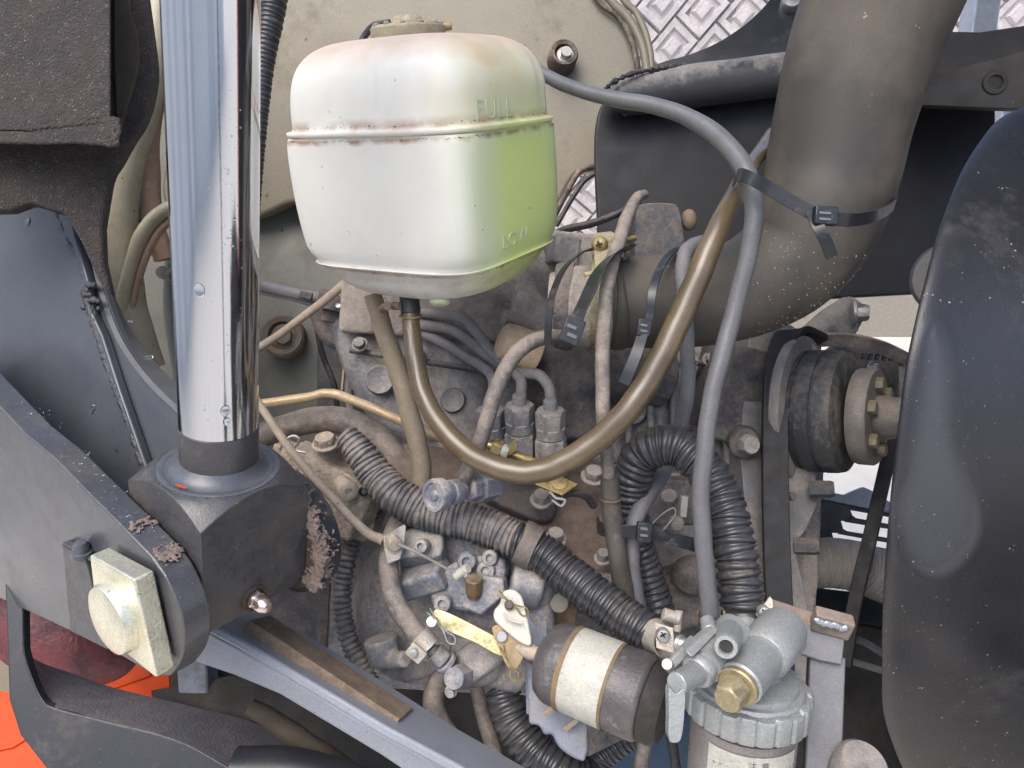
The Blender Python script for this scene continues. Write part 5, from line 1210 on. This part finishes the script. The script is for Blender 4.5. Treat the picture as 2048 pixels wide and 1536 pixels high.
# ================================================================ FRONT OF ENGINE, RIGHT SIDE
def right():
    ax = dv(.76, -.02, .65)
    t = Thing('crank_pulley', 'dusty fan hub with a black rubber drum and a bolted steel flange at right', 'pulley')
    t.add('rim', lathe(S(1592, 818, .80), ax, [(-.01, px(120, .79)), (0, px(147, .79)), (.006, px(149, .79)), (.010, px(147, .79)), (.012, px(128, .79))], 56), M['cover_grey'], sharp=40)
    t.add('drum', lathe(S(1598, 820, .795), ax, [(0, px(112, .78)), (.006, px(121, .78)), (.012, px(122, .78)), (.0125, px(118, .78)), (.0155, px(118, .78)), (.016, px(122, .78)), (.030, px(122, .78)), (.0305, px(119, .78)), (.033, px(119, .78)), (.0335, px(122, .78)), (.044, px(122, .77)), (.050, px(119, .77)), (.053, px(104, .77))], 56), M['drum'], sharp=40)
    fl = t.add('flange', lathe(S(1712, 832, .762), ax, [(0, px(80, .76)), (.002, px(94, .76)), (.005, px(96, .76)), (.019, px(96, .76)), (.021, px(93, .76)), (.0215, px(40, .76)), (.028, px(38, .76))], 48), M['flange_grey'], sharp=40)
    cfl = S(1712, 832, .762) + ax*.0212
    u = (UP-ax*UP.dot(ax)).normalized(); v = ax.cross(u)
    for k in range(6):
        q = math.radians(12+60*k); t.add('bolt', hexb(cfl + (u*math.cos(q)+v*math.sin(q))*px(66, .76), ax, px(14, .76), .007, 0), M['zinc_dark'], parent=fl)
    t.add('shaft', lathe(cfl, ax, [(0, px(43, .76)), (.010, px(43, .76)), (.016, px(40, .76)), (.09, px(40, .76))], 32), M['flange_grey'])
    t.done()
    t = Thing('fan_belt', 'black V-belt running straight down from the pulley beside the timing cover', 'belt')
    t.add('belt', strap([(1640, 690, .82), (1590, 672, .80), (1562, 700, .775), (1550, 780, .755), (1548, 900, .74), (1550, 1060, .725), (1556, 1230, .71), (1560, 1400, .70)], px(50, .74), dv(.98, .1, .1), .008), M['belt_black'], bevel=.001)
    t.done()
    t = Thing('alternator_belt', 'brown ribbed belt stretching right from the pulley top in front of the bright gap', 'belt')
    t.add('belt', strap([(1630, 678, .84), (1690, 678, .84), (1750, 690, .84), (1800, 712, .85), (1850, 740, .87)], .016, dv(.1, .9, .4), .006), M['rubber_brown'], bevel=.001)
    t.add('tooth_row', join(*[boxp(1670+14*i, 708+i*1.0, .845, 6, 12, .006, 0, 0, -8) for i in range(9)]), M['rubber'], bevel=.0005)
    t.done()
    t = Thing('alternator', 'dark alternator with a grey pulley peeping out above the fan flange', 'alternator')
    t.add('case', join(cylp((1650, 760, .92), (1770, 770, .92), 70)), M['dark_cast'])
    t.add('pulley', lathe(S(1786, 770, .88), dv(.9, 0, .4), [(0, px(30, .88)), (.004, px(60, .88)), (.01, px(62, .88)), (.018, px(44, .88)), (.026, px(62, .88)), (.032, px(60, .88)), (.034, px(20, .88))], 40), M['cover_grey'], sharp=30)
    t.add('nut', hexb(S(1742, 740, .87), dv(.6, 0, .8), px(14, .87), .01, px(18, .87)), M['steel'])
    t.done()
    t = Thing('slotted_bracket', 'black bracket with three long slots behind the lower belt', 'bracket')
    pl = plane3((1620, 1000, .98), (1780, 1030, .98), (1620, 1090, .97))
    # plate with slots cut as real gaps: strips between slots
    def q(x, y): return on(x, y, pl)
    outer = [(1600, 985), (1790, 1022), (1790, 1130), (1590, 1100)]
    bm = bmesh.new()
    strips = [[(1600, 985), (1790, 1022), (1790, 1036), (1712, 1022), (1640, 1012), (1600, 1006)],
              [(1600, 1006), (1700, 1018), (1706, 1034), (1700, 1042), (1650, 1042), (1600, 1042)],
              [(1704, 1030), (1712, 1036), (1790, 1050), (1790, 1060), (1692, 1044), (1690, 1042)],
              [(1600, 1042), (1682, 1042), (1686, 1056), (1680, 1066), (1600, 1066)],
              [(1684, 1056), (1694, 1062), (1790, 1078), (1790, 1088), (1676, 1068), (1680, 1066)],
              [(1600, 1066), (1664, 1066), (1668, 1080), (1664, 1086), (1600, 1100)],
              [(1666, 1078), (1790, 1100), (1790, 1140), (1600, 1110), (1600, 1098)]]
    t.add('slotted_plate', join(*[plate(s_, pl, .004) for s_ in strips]), M['black_dull'])
    t.add('top_rail', plate([(1600, 976), (1630, 978), (1690, 990), (1728, 974), (1742, 980), (1790, 1010), (1790, 1028), (1600, 990)], (pl[0]+pl[1]*.006, pl[1]), .01), M['beam_dark'], bevel=.001)
    t.done()
    t = Thing('exhaust_hose', 'pale ridged hose passing behind the belt at lower right', 'hose')
    t.add('hose', conduit([(1560, 1170, .90, 40), (1620, 1130, .90, 48), (1690, 1128, .90, 50), (1760, 1150, .90, 52), (1850, 1190, .90, 52)], 5, 26, .03), M['hose_pale'])
    t.done()
    t = Thing('frame_strap', 'narrow black strap slanting down behind the fan shroud edge', 'strap')
    t.add('strap', strap([(1800, 820, .86), (1770, 950, .85), (1740, 1080, .84), (1712, 1200, .83), (1690, 1330, .82)], px(26, .84), dv(.9, .2, .5), .01), M['belt_black'], bevel=.001)
    t.done()
    t = Thing('radiator_rail', 'dark lower rail with bright gaps behind the filter bracket at right', 'rail')
    t.add('rail', plate([(1590, 1170), (1820, 1196), (1820, 1260), (1590, 1225)], plane3((1600, 1170, .98), (1800, 1200, .97), (1600, 1240, .95)), .01), M['black_dull'], bevel=.001)
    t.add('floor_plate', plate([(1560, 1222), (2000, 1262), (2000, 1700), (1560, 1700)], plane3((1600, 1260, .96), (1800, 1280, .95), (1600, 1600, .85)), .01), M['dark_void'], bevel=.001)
    t.add('link_bar', hose([(1690, 1270, .88, 8), (1740, 1292, .88, 8), (1800, 1330, .87, 8)], 8), M['bracket_dark'])
    t.add('link_bar', hose([(1690, 1318, .88, 7), (1800, 1352, .87, 7)], 8), M['bracket'])
    t.done()
    # filter bracket
    t = Thing('filter_bracket', 'grey steel bracket with a welded corner holding the fuel filter', 'bracket')
    pv = plane3((1620, 1330, .555), (1690, 1340, .55), (1630, 1536, .53))
    t.add('upright', plate([(1620, 1300), (1692, 1316), (1684, 1536), (1676, 1800), (1600, 1800), (1612, 1500)], pv, .012), M['bracket'], bevel=.0012)
    ph = (pv[0]+pv[1]*.006, pv[1])
    t.add('arm', plate([(1540, 1222), (1690, 1273), (1684, 1330), (1640, 1322), (1600, 1308), (1540, 1290)], ph, .008), M['bracket'], bevel=.001)
    t.add('top_edge', prism([on(1540, 1222, ph), on(1690, 1273, ph), on(1690, 1273, ph)-ph[1]*.012+UP*.012+RT*.002, on(1540, 1222, ph)-ph[1]*.012+UP*.012], -UP*.002), M['bracket_brown'], bevel=.0008)
    t.add('corner_lug', boxp(1664, 1246, .555, 74, 44, .012, 28, -10, -13), M['bracket_brown'], bevel=.0015)
    t.add('weld', join(*[ball(S(1634+rnd_*7, 1240+rnd_*1.8+((rnd_*37) % 5), .5445), .0035, .0028, .0022, 10, 6) for rnd_ in range(9)]), M['weld_bright'], fuse=.001, smooth=2)
    t.done()
    t = Thing('mount_nut', 'large grey mounting nut at the bottom edge beside the filter bracket', 'nut')
    t.add('nut', join(lathe(S(1700, 1560, .53), dv(.1, .8, .6), [(0, px(52, .53)), (.024, px(50, .53)), (.028, px(42, .53)), (.029, .001)], 36)), M['cover_grey'], sharp=40)
    t.done()
    # fan shroud
    shroud()
def shroud():
    t = Thing('fan_shroud', 'large black glossy fan shroud with a teardrop pressing along the right edge', 'shroud')
    L = crv([(2160, 180), (2048, 214), (1996, 240), (1955, 290), (1922, 345), (1895, 410), (1872, 475), (1854, 545), (1834, 625), (1812, 730), (1795, 860), (1782, 980), (1772, 1100), (1765, 1220), (1764, 1330), (1766, 1420), (1790, 1500), (1830, 1590), (1880, 1680)], 8)
    def left(y):
        for a, b in zip(L, L[1:]):
            if a[1] <= y <= b[1]: f = (y-a[1])/(b[1]-a[1]+1e-9); return a[0]+(b[0]-a[0])*f
        return L[-1][0]
    tear = [(1868, 660), (1846, 760), (1830, 860), (1812, 940), (1792, 1000), (1796, 1060), (1816, 1110), (1850, 1140), (1885, 1142), (1925, 1110), (1952, 1060), (1948, 1000), (1922, 930), (1902, 860), (1896, 760), (1886, 690)]
    tear = [p for p in crv(tear, 4, True)]
    def sdist(x, y):
        ins = False; best = 1e9
        for i in range(len(tear)):
            x1, y1 = tear[i]; x2, y2 = tear[(i+1) % len(tear)]
            if (y1 > y) != (y2 > y) and x < (x2-x1)*(y-y1)/(y2-y1)+x1: ins = not ins
            dx, dy = x2-x1, y2-y1; f = max(0, min(1, ((x-x1)*dx+(y-y1)*dy)/(dx*dx+dy*dy+1e-9)))
            best = min(best, math.hypot(x-x1-f*dx, y-y1-f*dy))
        return best if ins else -best
    ny, nx = 260, 130; V = []; Fc = []; PR = []
    for i in range(ny+1):
        y = 182 + (1660-182)*i/ny; xl = left(y)
        for j in range(nx+1):
            f = j/nx; x = xl + (2230-xl)*(f**1.25)
            d = x - xl
            D = .575 - .005*(1-math.exp(-d/10)) + .00006*d*.5
            e = (y-720)/600
            D += (.21*e*e if e < 0 else .085*e*e)          # barrelled top to bottom
            D += .0015*math.sin(x/70+y/130) + .003*math.exp(-((y-1290)/50)**2)*math.sin(x/40)
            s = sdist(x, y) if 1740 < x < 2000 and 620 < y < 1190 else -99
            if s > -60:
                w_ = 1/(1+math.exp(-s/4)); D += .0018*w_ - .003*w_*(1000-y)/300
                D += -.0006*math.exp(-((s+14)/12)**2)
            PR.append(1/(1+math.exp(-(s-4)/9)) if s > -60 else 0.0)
            V.append(S(x, y, D))
    for i in range(ny):
        for j in range(nx):
            a = i*(nx+1)+j; Fc.append((a, a+1, a+nx+2, a+nx+1))
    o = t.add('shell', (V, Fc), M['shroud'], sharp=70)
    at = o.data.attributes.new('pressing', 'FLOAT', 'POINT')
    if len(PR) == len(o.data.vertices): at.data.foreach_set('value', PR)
    rnd = random.Random(51); ms = []
    for _ in range(260):
        i_ = int((1-rnd.random()**1.7)*ny); j_ = int(rnd.random()*nx*.55)
        if i_ < ny*.35 or i_ >= ny: continue
        p = V[i_*(nx+1)+j_]; s_ = rnd.uniform(.00015, .0005)
        ms.append(ball(p, s_, s_*rnd.uniform(.7, 1.8), s_*.5, 5, 3))
    t.add('mud_specks', join(*ms), M['speck'], kind='stuff')
    md = o.modifiers.new('thick', 'SOLIDIFY'); md.thickness = .004; md.offset = -1
    if 0: t.add('edge_return', hose([(x, y, .563, 5) for x, y in [(2100, 200), (1996, 240), (1922, 345), (1872, 475), (1834, 625), (1795, 860), (1772, 1100), (1765, 1330), (1790, 1500), (1840, 1600)]], 8), M['shroud'])
    t.done()
    t = Thing('fan_disc', 'pale curved disc edge peeking out left of the shroud', 'disc')
    t.add('disc', lathe(S(1905, 560, .72), dv(-.5, .1, .86), [(0, px(74, .72)), (.006, px(76, .72)), (.010, px(70, .72)), (.011, .001)], 40), M['bracket'])
    t.done()
M['hose_pale'] = material('hose_pale', (.24, .225, .21), .6, 0, (.3, .27, .24), .3, 30, .2, .2)
M['shroud_sheen'] = material('shroud_sheen', (.085, .09, .108), .42, 0, (.11, .105, .1), .1, 9, -.02, .45, 750, .0005, specks=(.3, .28, .24), sden=.1, sscale=260)
M['belt_black'] = material('belt_black', (.011, .011, .013), .6, 0, (.04, .035, .03), .1, 30, .1, .2)
M['zinc_dark'] = material('zinc_dark', (.26, .23, .15), .45, .4, (.2, .17, .12), .4, 50, .2, .3)
M['drum'] = material('drum', (.035, .038, .043), .5, 0, (.2, .17, .14), .32, 22, .15, .4, 420, .0008, streak=True)
M['flange_grey'] = material('flange_grey', (.17, .155, .145), .5, .2, (.26, .22, .18), .3, 30, .2, .3)
M['bracket_brown'] = material('bracket_brown', (.17, .145, .13), .5, .1, (.25, .19, .15), .4, 30, .3, .3)
M['weld_bright'] = material('weld_bright', (.5, .5, .52), .25, .8, bump=.5, bscale=600)
right()

# ================================================================ FUEL FILTER
def fuel_filter():
    t = Thing('fuel_filter', 'silver cast fuel filter head with lever tap and knurled ring, bottom right', 'fuel filter')
    D = .53; up = dv(.03, .985, .17); k = px(1, D)
    base = S(1490, 1416, D); r = 118*k
    # knurled ring with real teeth
    V = []; Fc = []; n = 22; seg = n*6
    prof = [(0, 1.0), (.002, 1.02), (.016, 1.02), (.0180, 1.0), (.0185, .93)]
    for (tt, q) in prof:
        for s in range(seg):
            a = 2*math.pi*s/seg; f = s % 6; rr = r*q*(1.0 if f in (0,) else 1.035)
            if f == 1: rr = r*q*1.035
            u_ = (RT-up*RT.dot(up)).normalized(); v_ = up.cross(u_)
            h = tt + (.0018 if (s//6) % 2 and tt > .015 else 0)
            V.append(base + up*h + (u_*math.cos(a)+v_*math.sin(a))*rr)
    for i in range(len(prof)-1):
        for s in range(seg):
            a = i*seg+s; b = i*seg+(s+1) % seg; Fc.append((a, b, b+seg, a+seg))
    Fc += [tuple(range(seg)), tuple((len(prof)-1)*seg+s for s in range(seg))]
    ring = t.add('knurled_ring', (V, Fc), M['alu'], sharp=25, bevel=.0003, seg=1)
    t.add('seal_lip', lathe(base-up*.005, up, [(0, r*.9), (.005, r*.97)], 56), M['rubber'], parent=ring)
    t.add('head_dome', lathe(base+up*.018, up, [(0, r*.92), (.0015, r*.93), (.004, r*.90), (.0045, r*.82), (.0075, r*.80), (.009, r*.72), (.010, r*.55), (.0125, r*.3)], 56), M['alu'], sharp=30)
    bowl = t.add('bowl', lathe(base-up*.105, up, [(0, r*.86), (.1, r*.88)], 56), M['bowl'])
    # printed label wrapped on the bowl
    fr = (TO - up*TO.dot(up)).normalized(); rt = up.cross(fr)
    if rt.dot(RT) < 0: rt = -rt
    def wrap(u, v, off=.0004):
        a = u/(r*.885); rr = r*.885 + off
        return base - up*.008 + (fr*math.cos(a)+rt*math.sin(a))*rr + up*v
    def patch(u0, u1, v0, v1, off, n=24):
        V = [wrap(u0+(u1-u0)*i/n, v, off) for v in (v0, v1) for i in range(n+1)]
        return V, [(i, i+1, i+n+2, i+n+1) for i in range(n)]
    t.add('label', patch(-.036, .030, -.09, -.004, .0005), M['label'], parent=bowl)
    def glyphs(txt, size, u, v, mat_, name):
        cu = bpy.data.curves.new('t', 'FONT'); cu.body = txt; cu.size = size; cu.space_character = 1.9; cu.resolution_u = 3
        ob = bpy.data.objects.new('t', cu); COL.objects.link(ob); dg = bpy.context.evaluated_depsgraph_get(); me = ob.evaluated_get(dg).to_mesh()
        vs_ = [v_.co.copy() for v_ in me.vertices]; fs = [tuple(p.vertices) for p in me.polygons]; bpy.data.objects.remove(ob)
        if fs: t.add(name, ([wrap(u+q.x, v+q.y, .0008) for q in vs_], fs), M[mat_], parent=bowl)
    glyphs('注意', .0062, -.0085, -.0125, 'ink_dark', 'caution_print')
    rnd = random.Random(4)
    for row in range(2):
        ms = []
        for i in range(15):
            u = -.032 + i*.0042; v = -.0172 - row*.006
            for _ in range(3):
                a, b = rnd.uniform(0, .0022), rnd.uniform(0, .0028); ms.append(patch(u+a, u+a+rnd.uniform(.0004, .0016), v+b, v+b+rnd.uniform(.0003, .0007), .0008, 2))
        t.add('fine_print', join(*ms), M['ink_red'] if row else M['ink_dark'], parent=bowl, kind='stuff')
    # main horizontal barrel with brass plug
    D2 = .485
    a, b = S(1478, 1370, .475), S(1560, 1268, .525); ax = (b-a).normalized()
    t.add('barrel', join(cyl(a, b, px(44, .49))), M['alu'], sharp=40)
    t.add('barrel', lathe(a+ax*(b-a).length*.52, ax, [(0, px(48, .49)), (.003, px(53, .5)), (.035, px(54, .5)), (.042, px(48, .5)), (.045, px(30, .5))], 40), M['alu'], sharp=40)
    t.add('neck', join(cylp((1520, 1320, .52), (1525, 1400, .53), 40), boxp(1500, 1380, .53, 90, 50, .03, 0, 0, 0)), M['alu'], fuse=.0015, smooth=5)
    w_ = t.add('plug_washer', lathe(a-ax*.004, ax, [(0, px(38, .475)), (.001, px(41, .475)), (.0055, px(41, .475)), (.0065, px(38, .475))], 40), M['brass_dull'])
    t.add('hex_plug', lathe(a-ax*.019, ax, [(0, px(24, .47)), (.0008, px(27, .47)), (.002, px(31, .47), 6), (.015, px(33, .47), 6)], 36, ph=.3), M['brass_dull'], sharp=30, parent=w_, bevel=.0004)
    # tap barrel with lever
    a, b = S(1392, 1348, .48), S(1470, 1262, .515); ax2 = (b-a).normalized()
    t.add('tap_barrel', lathe(a, ax2, [(0, px(30, .49)), (.002, px(34, .49)), (.006, px(34, .49)), (.0065, px(31, .49)), (.010, px(31, .49)), (.0105, px(38, .49)), ((b-a).length, px(40, .49))], 40), M['alu'], sharp=35)
    t.add('tap_rib', prism([S(1370, 1302, .478), S(1384, 1318, .474), S(1440, 1262, .495), S(1430, 1250, .50)], -TO*.01), M['alu'], bevel=.0015)
    t.add('tap_plate', prism([S(1330, 1330, .485), S(1345, 1345, .482), S(1400, 1290, .5), S(1386, 1272, .505)], -TO*.006), M['alu'], bevel=.0015)
    t.add('tap_screw', cylp((1334, 1328, .478), (1342, 1336, .50), 11), M['steel'])
    lv = t.add('lever_hub', cyl(S(1352, 1368, .462), a+ax2*.002, px(22, .47), px(24, .48), ch=.1), M['alu'], sharp=40)
    pl = plane3((1350, 1380, .458), (1372, 1380, .458), (1355, 1480, .455))
    t.add('lever_handle', plate(crv([(1338, 1378), (1352, 1388), (1370, 1380), (1368, 1440), (1362, 1478), (1350, 1486), (1338, 1478), (1338, 1430)], 4, True), pl, .010), M['alu'], parent=lv, bevel=.0018, seg=3)
    # front boss with threaded hole
    c = S(1452, 1294, .468); d3 = dv(-.35, .05, .93)
    t.add('port_boss', lathe(c-d3*.035, d3, [(0, px(26, .49)), (.030, px(25, .475)), (.035, px(24, .47)), (.036, px(22, .47)), (.036, px(15, .47)), (.0345, px(13, .47)), (.030, px(9, .47)), (.030, .0002)], 36), M['alu'], sharp=30)
    t.add('port_hole', lathe(c-d3*.0012, d3, [(-.001, px(12, .47)), (.0006, px(12, .47)), (.0006, .0002)], 24), M['dark_void'])  # dark disc painting in the shade at the bottom of the hole
    t.add('vent_screw', cylp((1420, 1262, .50), (1414, 1240, .51), 14), M['alu'])
    # top inlet neck
    t.add('inlet_neck', join(cylp((1492, 1310, .535), (1487, 1248, .555), 34), cylp((1425, 1290, .53), (1421, 1250, .545), 20)), M['alu'], fuse=.0015, smooth=3)
    t.add('outlet_barb', join(cylp((1400, 1302, .52), (1352, 1284, .53), 15), cylp((1364, 1289, .528), (1356, 1286, .53), 18), cylp((1380, 1295, .524), (1374, 1293, .526), 18)), M['steel'])
    t.done()
    # clamps
    def clampx(label, c, ax, r, w, ear, sc_):
        t = Thing('hose_clip', label, 'hose clip', 'steel screw clips at the fuel filter')
        t.add('band', hoop(c, ax, r, w, .0016), M['steel_dusty'])
        e = t.add('ear', ear, M['steel_dusty'], bevel=.0005)
        x, y, D, r_ = sc_
        t.add('screw', lathe(S(x, y, D), dv(-.1, .1, 1), [(-.004, px(r_, D)), (.001, px(r_, D)), (.003, px(r_*.8, D)), (.0035, .0002)], 20), M['steel'], parent=e)
        t.add('cross_slot', join(boxp(x, y, D-.0035, r_*.9, 3, .001, 0, 0, 30), boxp(x, y, D-.0035, 3, r_*.9, .001, 0, 0, 30)), M['dark_void'], parent=e)
        t.done()
    clampx('steel screw clip on the arched ribbed conduit above the filter', S(1487, 1240, .565), dv(-.05, .93, .35), px(36, .565), .011,
           plate([(1512, 1226), (1530, 1206), (1540, 1192), (1546, 1200), (1548, 1244), (1520, 1246)], plane3((1512, 1226, .548), (1546, 1200, .55), (1520, 1246, .545)), .003), (1528, 1224, .541, 13))
    clampx('steel screw clip on the slanting conduit end beside the filter', S(1322, 1276, .572), (S(1352, 1284, .53)-S(1240, 1230, .6)).normalized(), px(30, .57), .016,
           plate([(1310, 1244), (1346, 1256), (1350, 1308), (1312, 1296)], plane3((1310, 1244, .545), (1346, 1256, .54), (1312, 1296, .54)), .003), (1326, 1270, .537, 14))
    t = Thing('pipe_tee', 'small tee-shaped steel stub above the slanting conduit clip', 'fitting')
    t.add('stub', join(cylp((1326, 1228, .56), (1358, 1238, .56), 13), cylp((1358, 1222, .56), (1354, 1262, .56), 8)), M['steel_dusty'])
    t.done()
    # blue thing at bottom behind
    t = Thing('blue_housing', 'dark blue casting glimpsed behind the filter lever at the bottom edge', 'casting')
    t.add('casting', boxp(1330, 1560, .74, 330, 300, .04, 0, 0, 0), M['blue_dark'], bevel=.01, seg=3)
    t.done()
M['bowl'] = material('bowl', (.22, .2, .19), .3, .2, (.2, .16, .12), .1, 30, .1, .1)
M['brass_dull'] = material('brass_dull', (.33, .28, .17), .38, .6, (.36, .29, .16), .25, 40, .1, .3)
M['blue_dark'] = material('blue_dark', (.02, .05, .09), .5, 0, (.05, .05, .05), .2, 20, .1, .4)
fuel_filter()

# ================================================================ UNDERSIDE that closes the gaps
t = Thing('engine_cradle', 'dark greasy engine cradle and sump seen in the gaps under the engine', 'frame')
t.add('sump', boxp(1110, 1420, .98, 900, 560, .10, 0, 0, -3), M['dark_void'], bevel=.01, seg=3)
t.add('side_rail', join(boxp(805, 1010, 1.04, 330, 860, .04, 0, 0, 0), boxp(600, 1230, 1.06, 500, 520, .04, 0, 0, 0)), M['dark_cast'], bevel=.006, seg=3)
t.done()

M['sheet_a'] = material('sheet_a', (.90, .87, .82), .5, bump=0)
M['sheet_b'] = material('sheet_b', (.74, .73, .72), .5, bump=0)
# ================================================================ ADDED OUTSIDE THE FRAME to shape reflections in the chrome and black paint
t = Thing('reflect_board', 'unseen black door with an orange edge trim to the right of the machine, mirrored in the chrome rod', 'board')  # invented dark board, out of view, darkens the right side of the rod
t.add('board_face', boxw(Vector((1.22, .80, 1.1)), Vector((.015, 0, 0)), Vector((0, .52, 0)), Vector((0, 0, 1.1))), M['black_dull'], bevel=.004)
t.add('edge_trim', boxw(Vector((1.21, .255, 1.1)), Vector((.02, 0, 0)), Vector((0, .022, 0)), Vector((0, 0, 1.1))), M['orange'], bevel=.004)
t.done()
t = Thing('reflect_wall', 'unseen pale sheet metal wall, added behind the viewer to band the chrome rod reflection', 'wall')  # invented wall, out of view, hides the horizon in the rod reflection
rnd = random.Random(77)
for k in range(22):
    m_ = M['sheet_a'] if rnd.random() < .5 else M['sheet_b']
    if k < 10: t.add('sheet', boxw(Vector((-4.2 + rnd.uniform(-.03, .03), 3.4 - .9*k, 1.6)), Vector((.01, 0, 0)), Vector((0, .44, 0)), Vector((0, 0, 1.6))), m_)
    else: t.add('sheet', boxw(Vector((-4.0 + .9*(k-10), -5.5 + rnd.uniform(-.03, .03), 1.6)), Vector((.44, 0, 0)), Vector((0, .01, 0)), Vector((0, 0, 1.6))), m_)
t.done()
t = Thing('reflect_post', 'unseen dark post, added behind the viewer to draw a line in the chrome rod', 'post')  # invented post, out of view, for a thin dark line in the rod
t.add('post', cyl(Vector((.69, -.81, 0)), Vector((.69, -.81, 1.7)), .03), M['black_dull'])
t.add('base', cyl(Vector((.69, -.81, 0.001)), Vector((.69, -.81, .05)), .14), M['black_dull'])
t.done()

t = Thing('reflect_lid', 'unseen orange bonnet lid, added above the engine to darken the black shroud reflection', 'bonnet')  # lid added out of view so the shroud top reflects something dark
t.add('lid', boxw(Vector((.62, .98, 2.05)), Vector((.52, 0, 0)), Vector((0, .42, .12)), Vector((0, -.002, .01))), M['paint_clean'], bevel=.004)
t.add('outer_skin', boxw(Vector((.62, .977, 2.072)), Vector((.53, 0, 0)), Vector((0, .43, .123)), Vector((0, -.001, .008))), M['orange'], bevel=.004)
t.done()

t = Thing('reflect_tyre', 'unseen black lugged tyre, added low at right to darken the shroud reflection', 'tyre')  # tyre added out of view to darken the reflection low on the shroud
c_ = Vector((.98, .02, .36)); X_ = Vector((1, 0, 0))
t.add('carcass', lathe(c_ - X_*.13, X_, [(0, .2), (.01, .30), (.04, .335), (.13, .345), (.22, .335), (.25, .30), (.26, .2)], 48), M['belt_black'])
t.add('wheel_disc', lathe(c_ - X_*.10, X_, [(0, .19), (.02, .2), (.18, .2), (.2, .19)], 40), M['orange'])
for k in range(20):
    q = math.radians(18*k); e = Vector((0, math.cos(q), math.sin(q))); g_ = Vector((0, -math.sin(q), math.cos(q)))
    t.add('lug', boxw(c_ + e*.345 + X_*(.055 if k % 2 else -.055), X_*.07, g_*.018, e*.016), M['belt_black'], bevel=.004)
t.done()
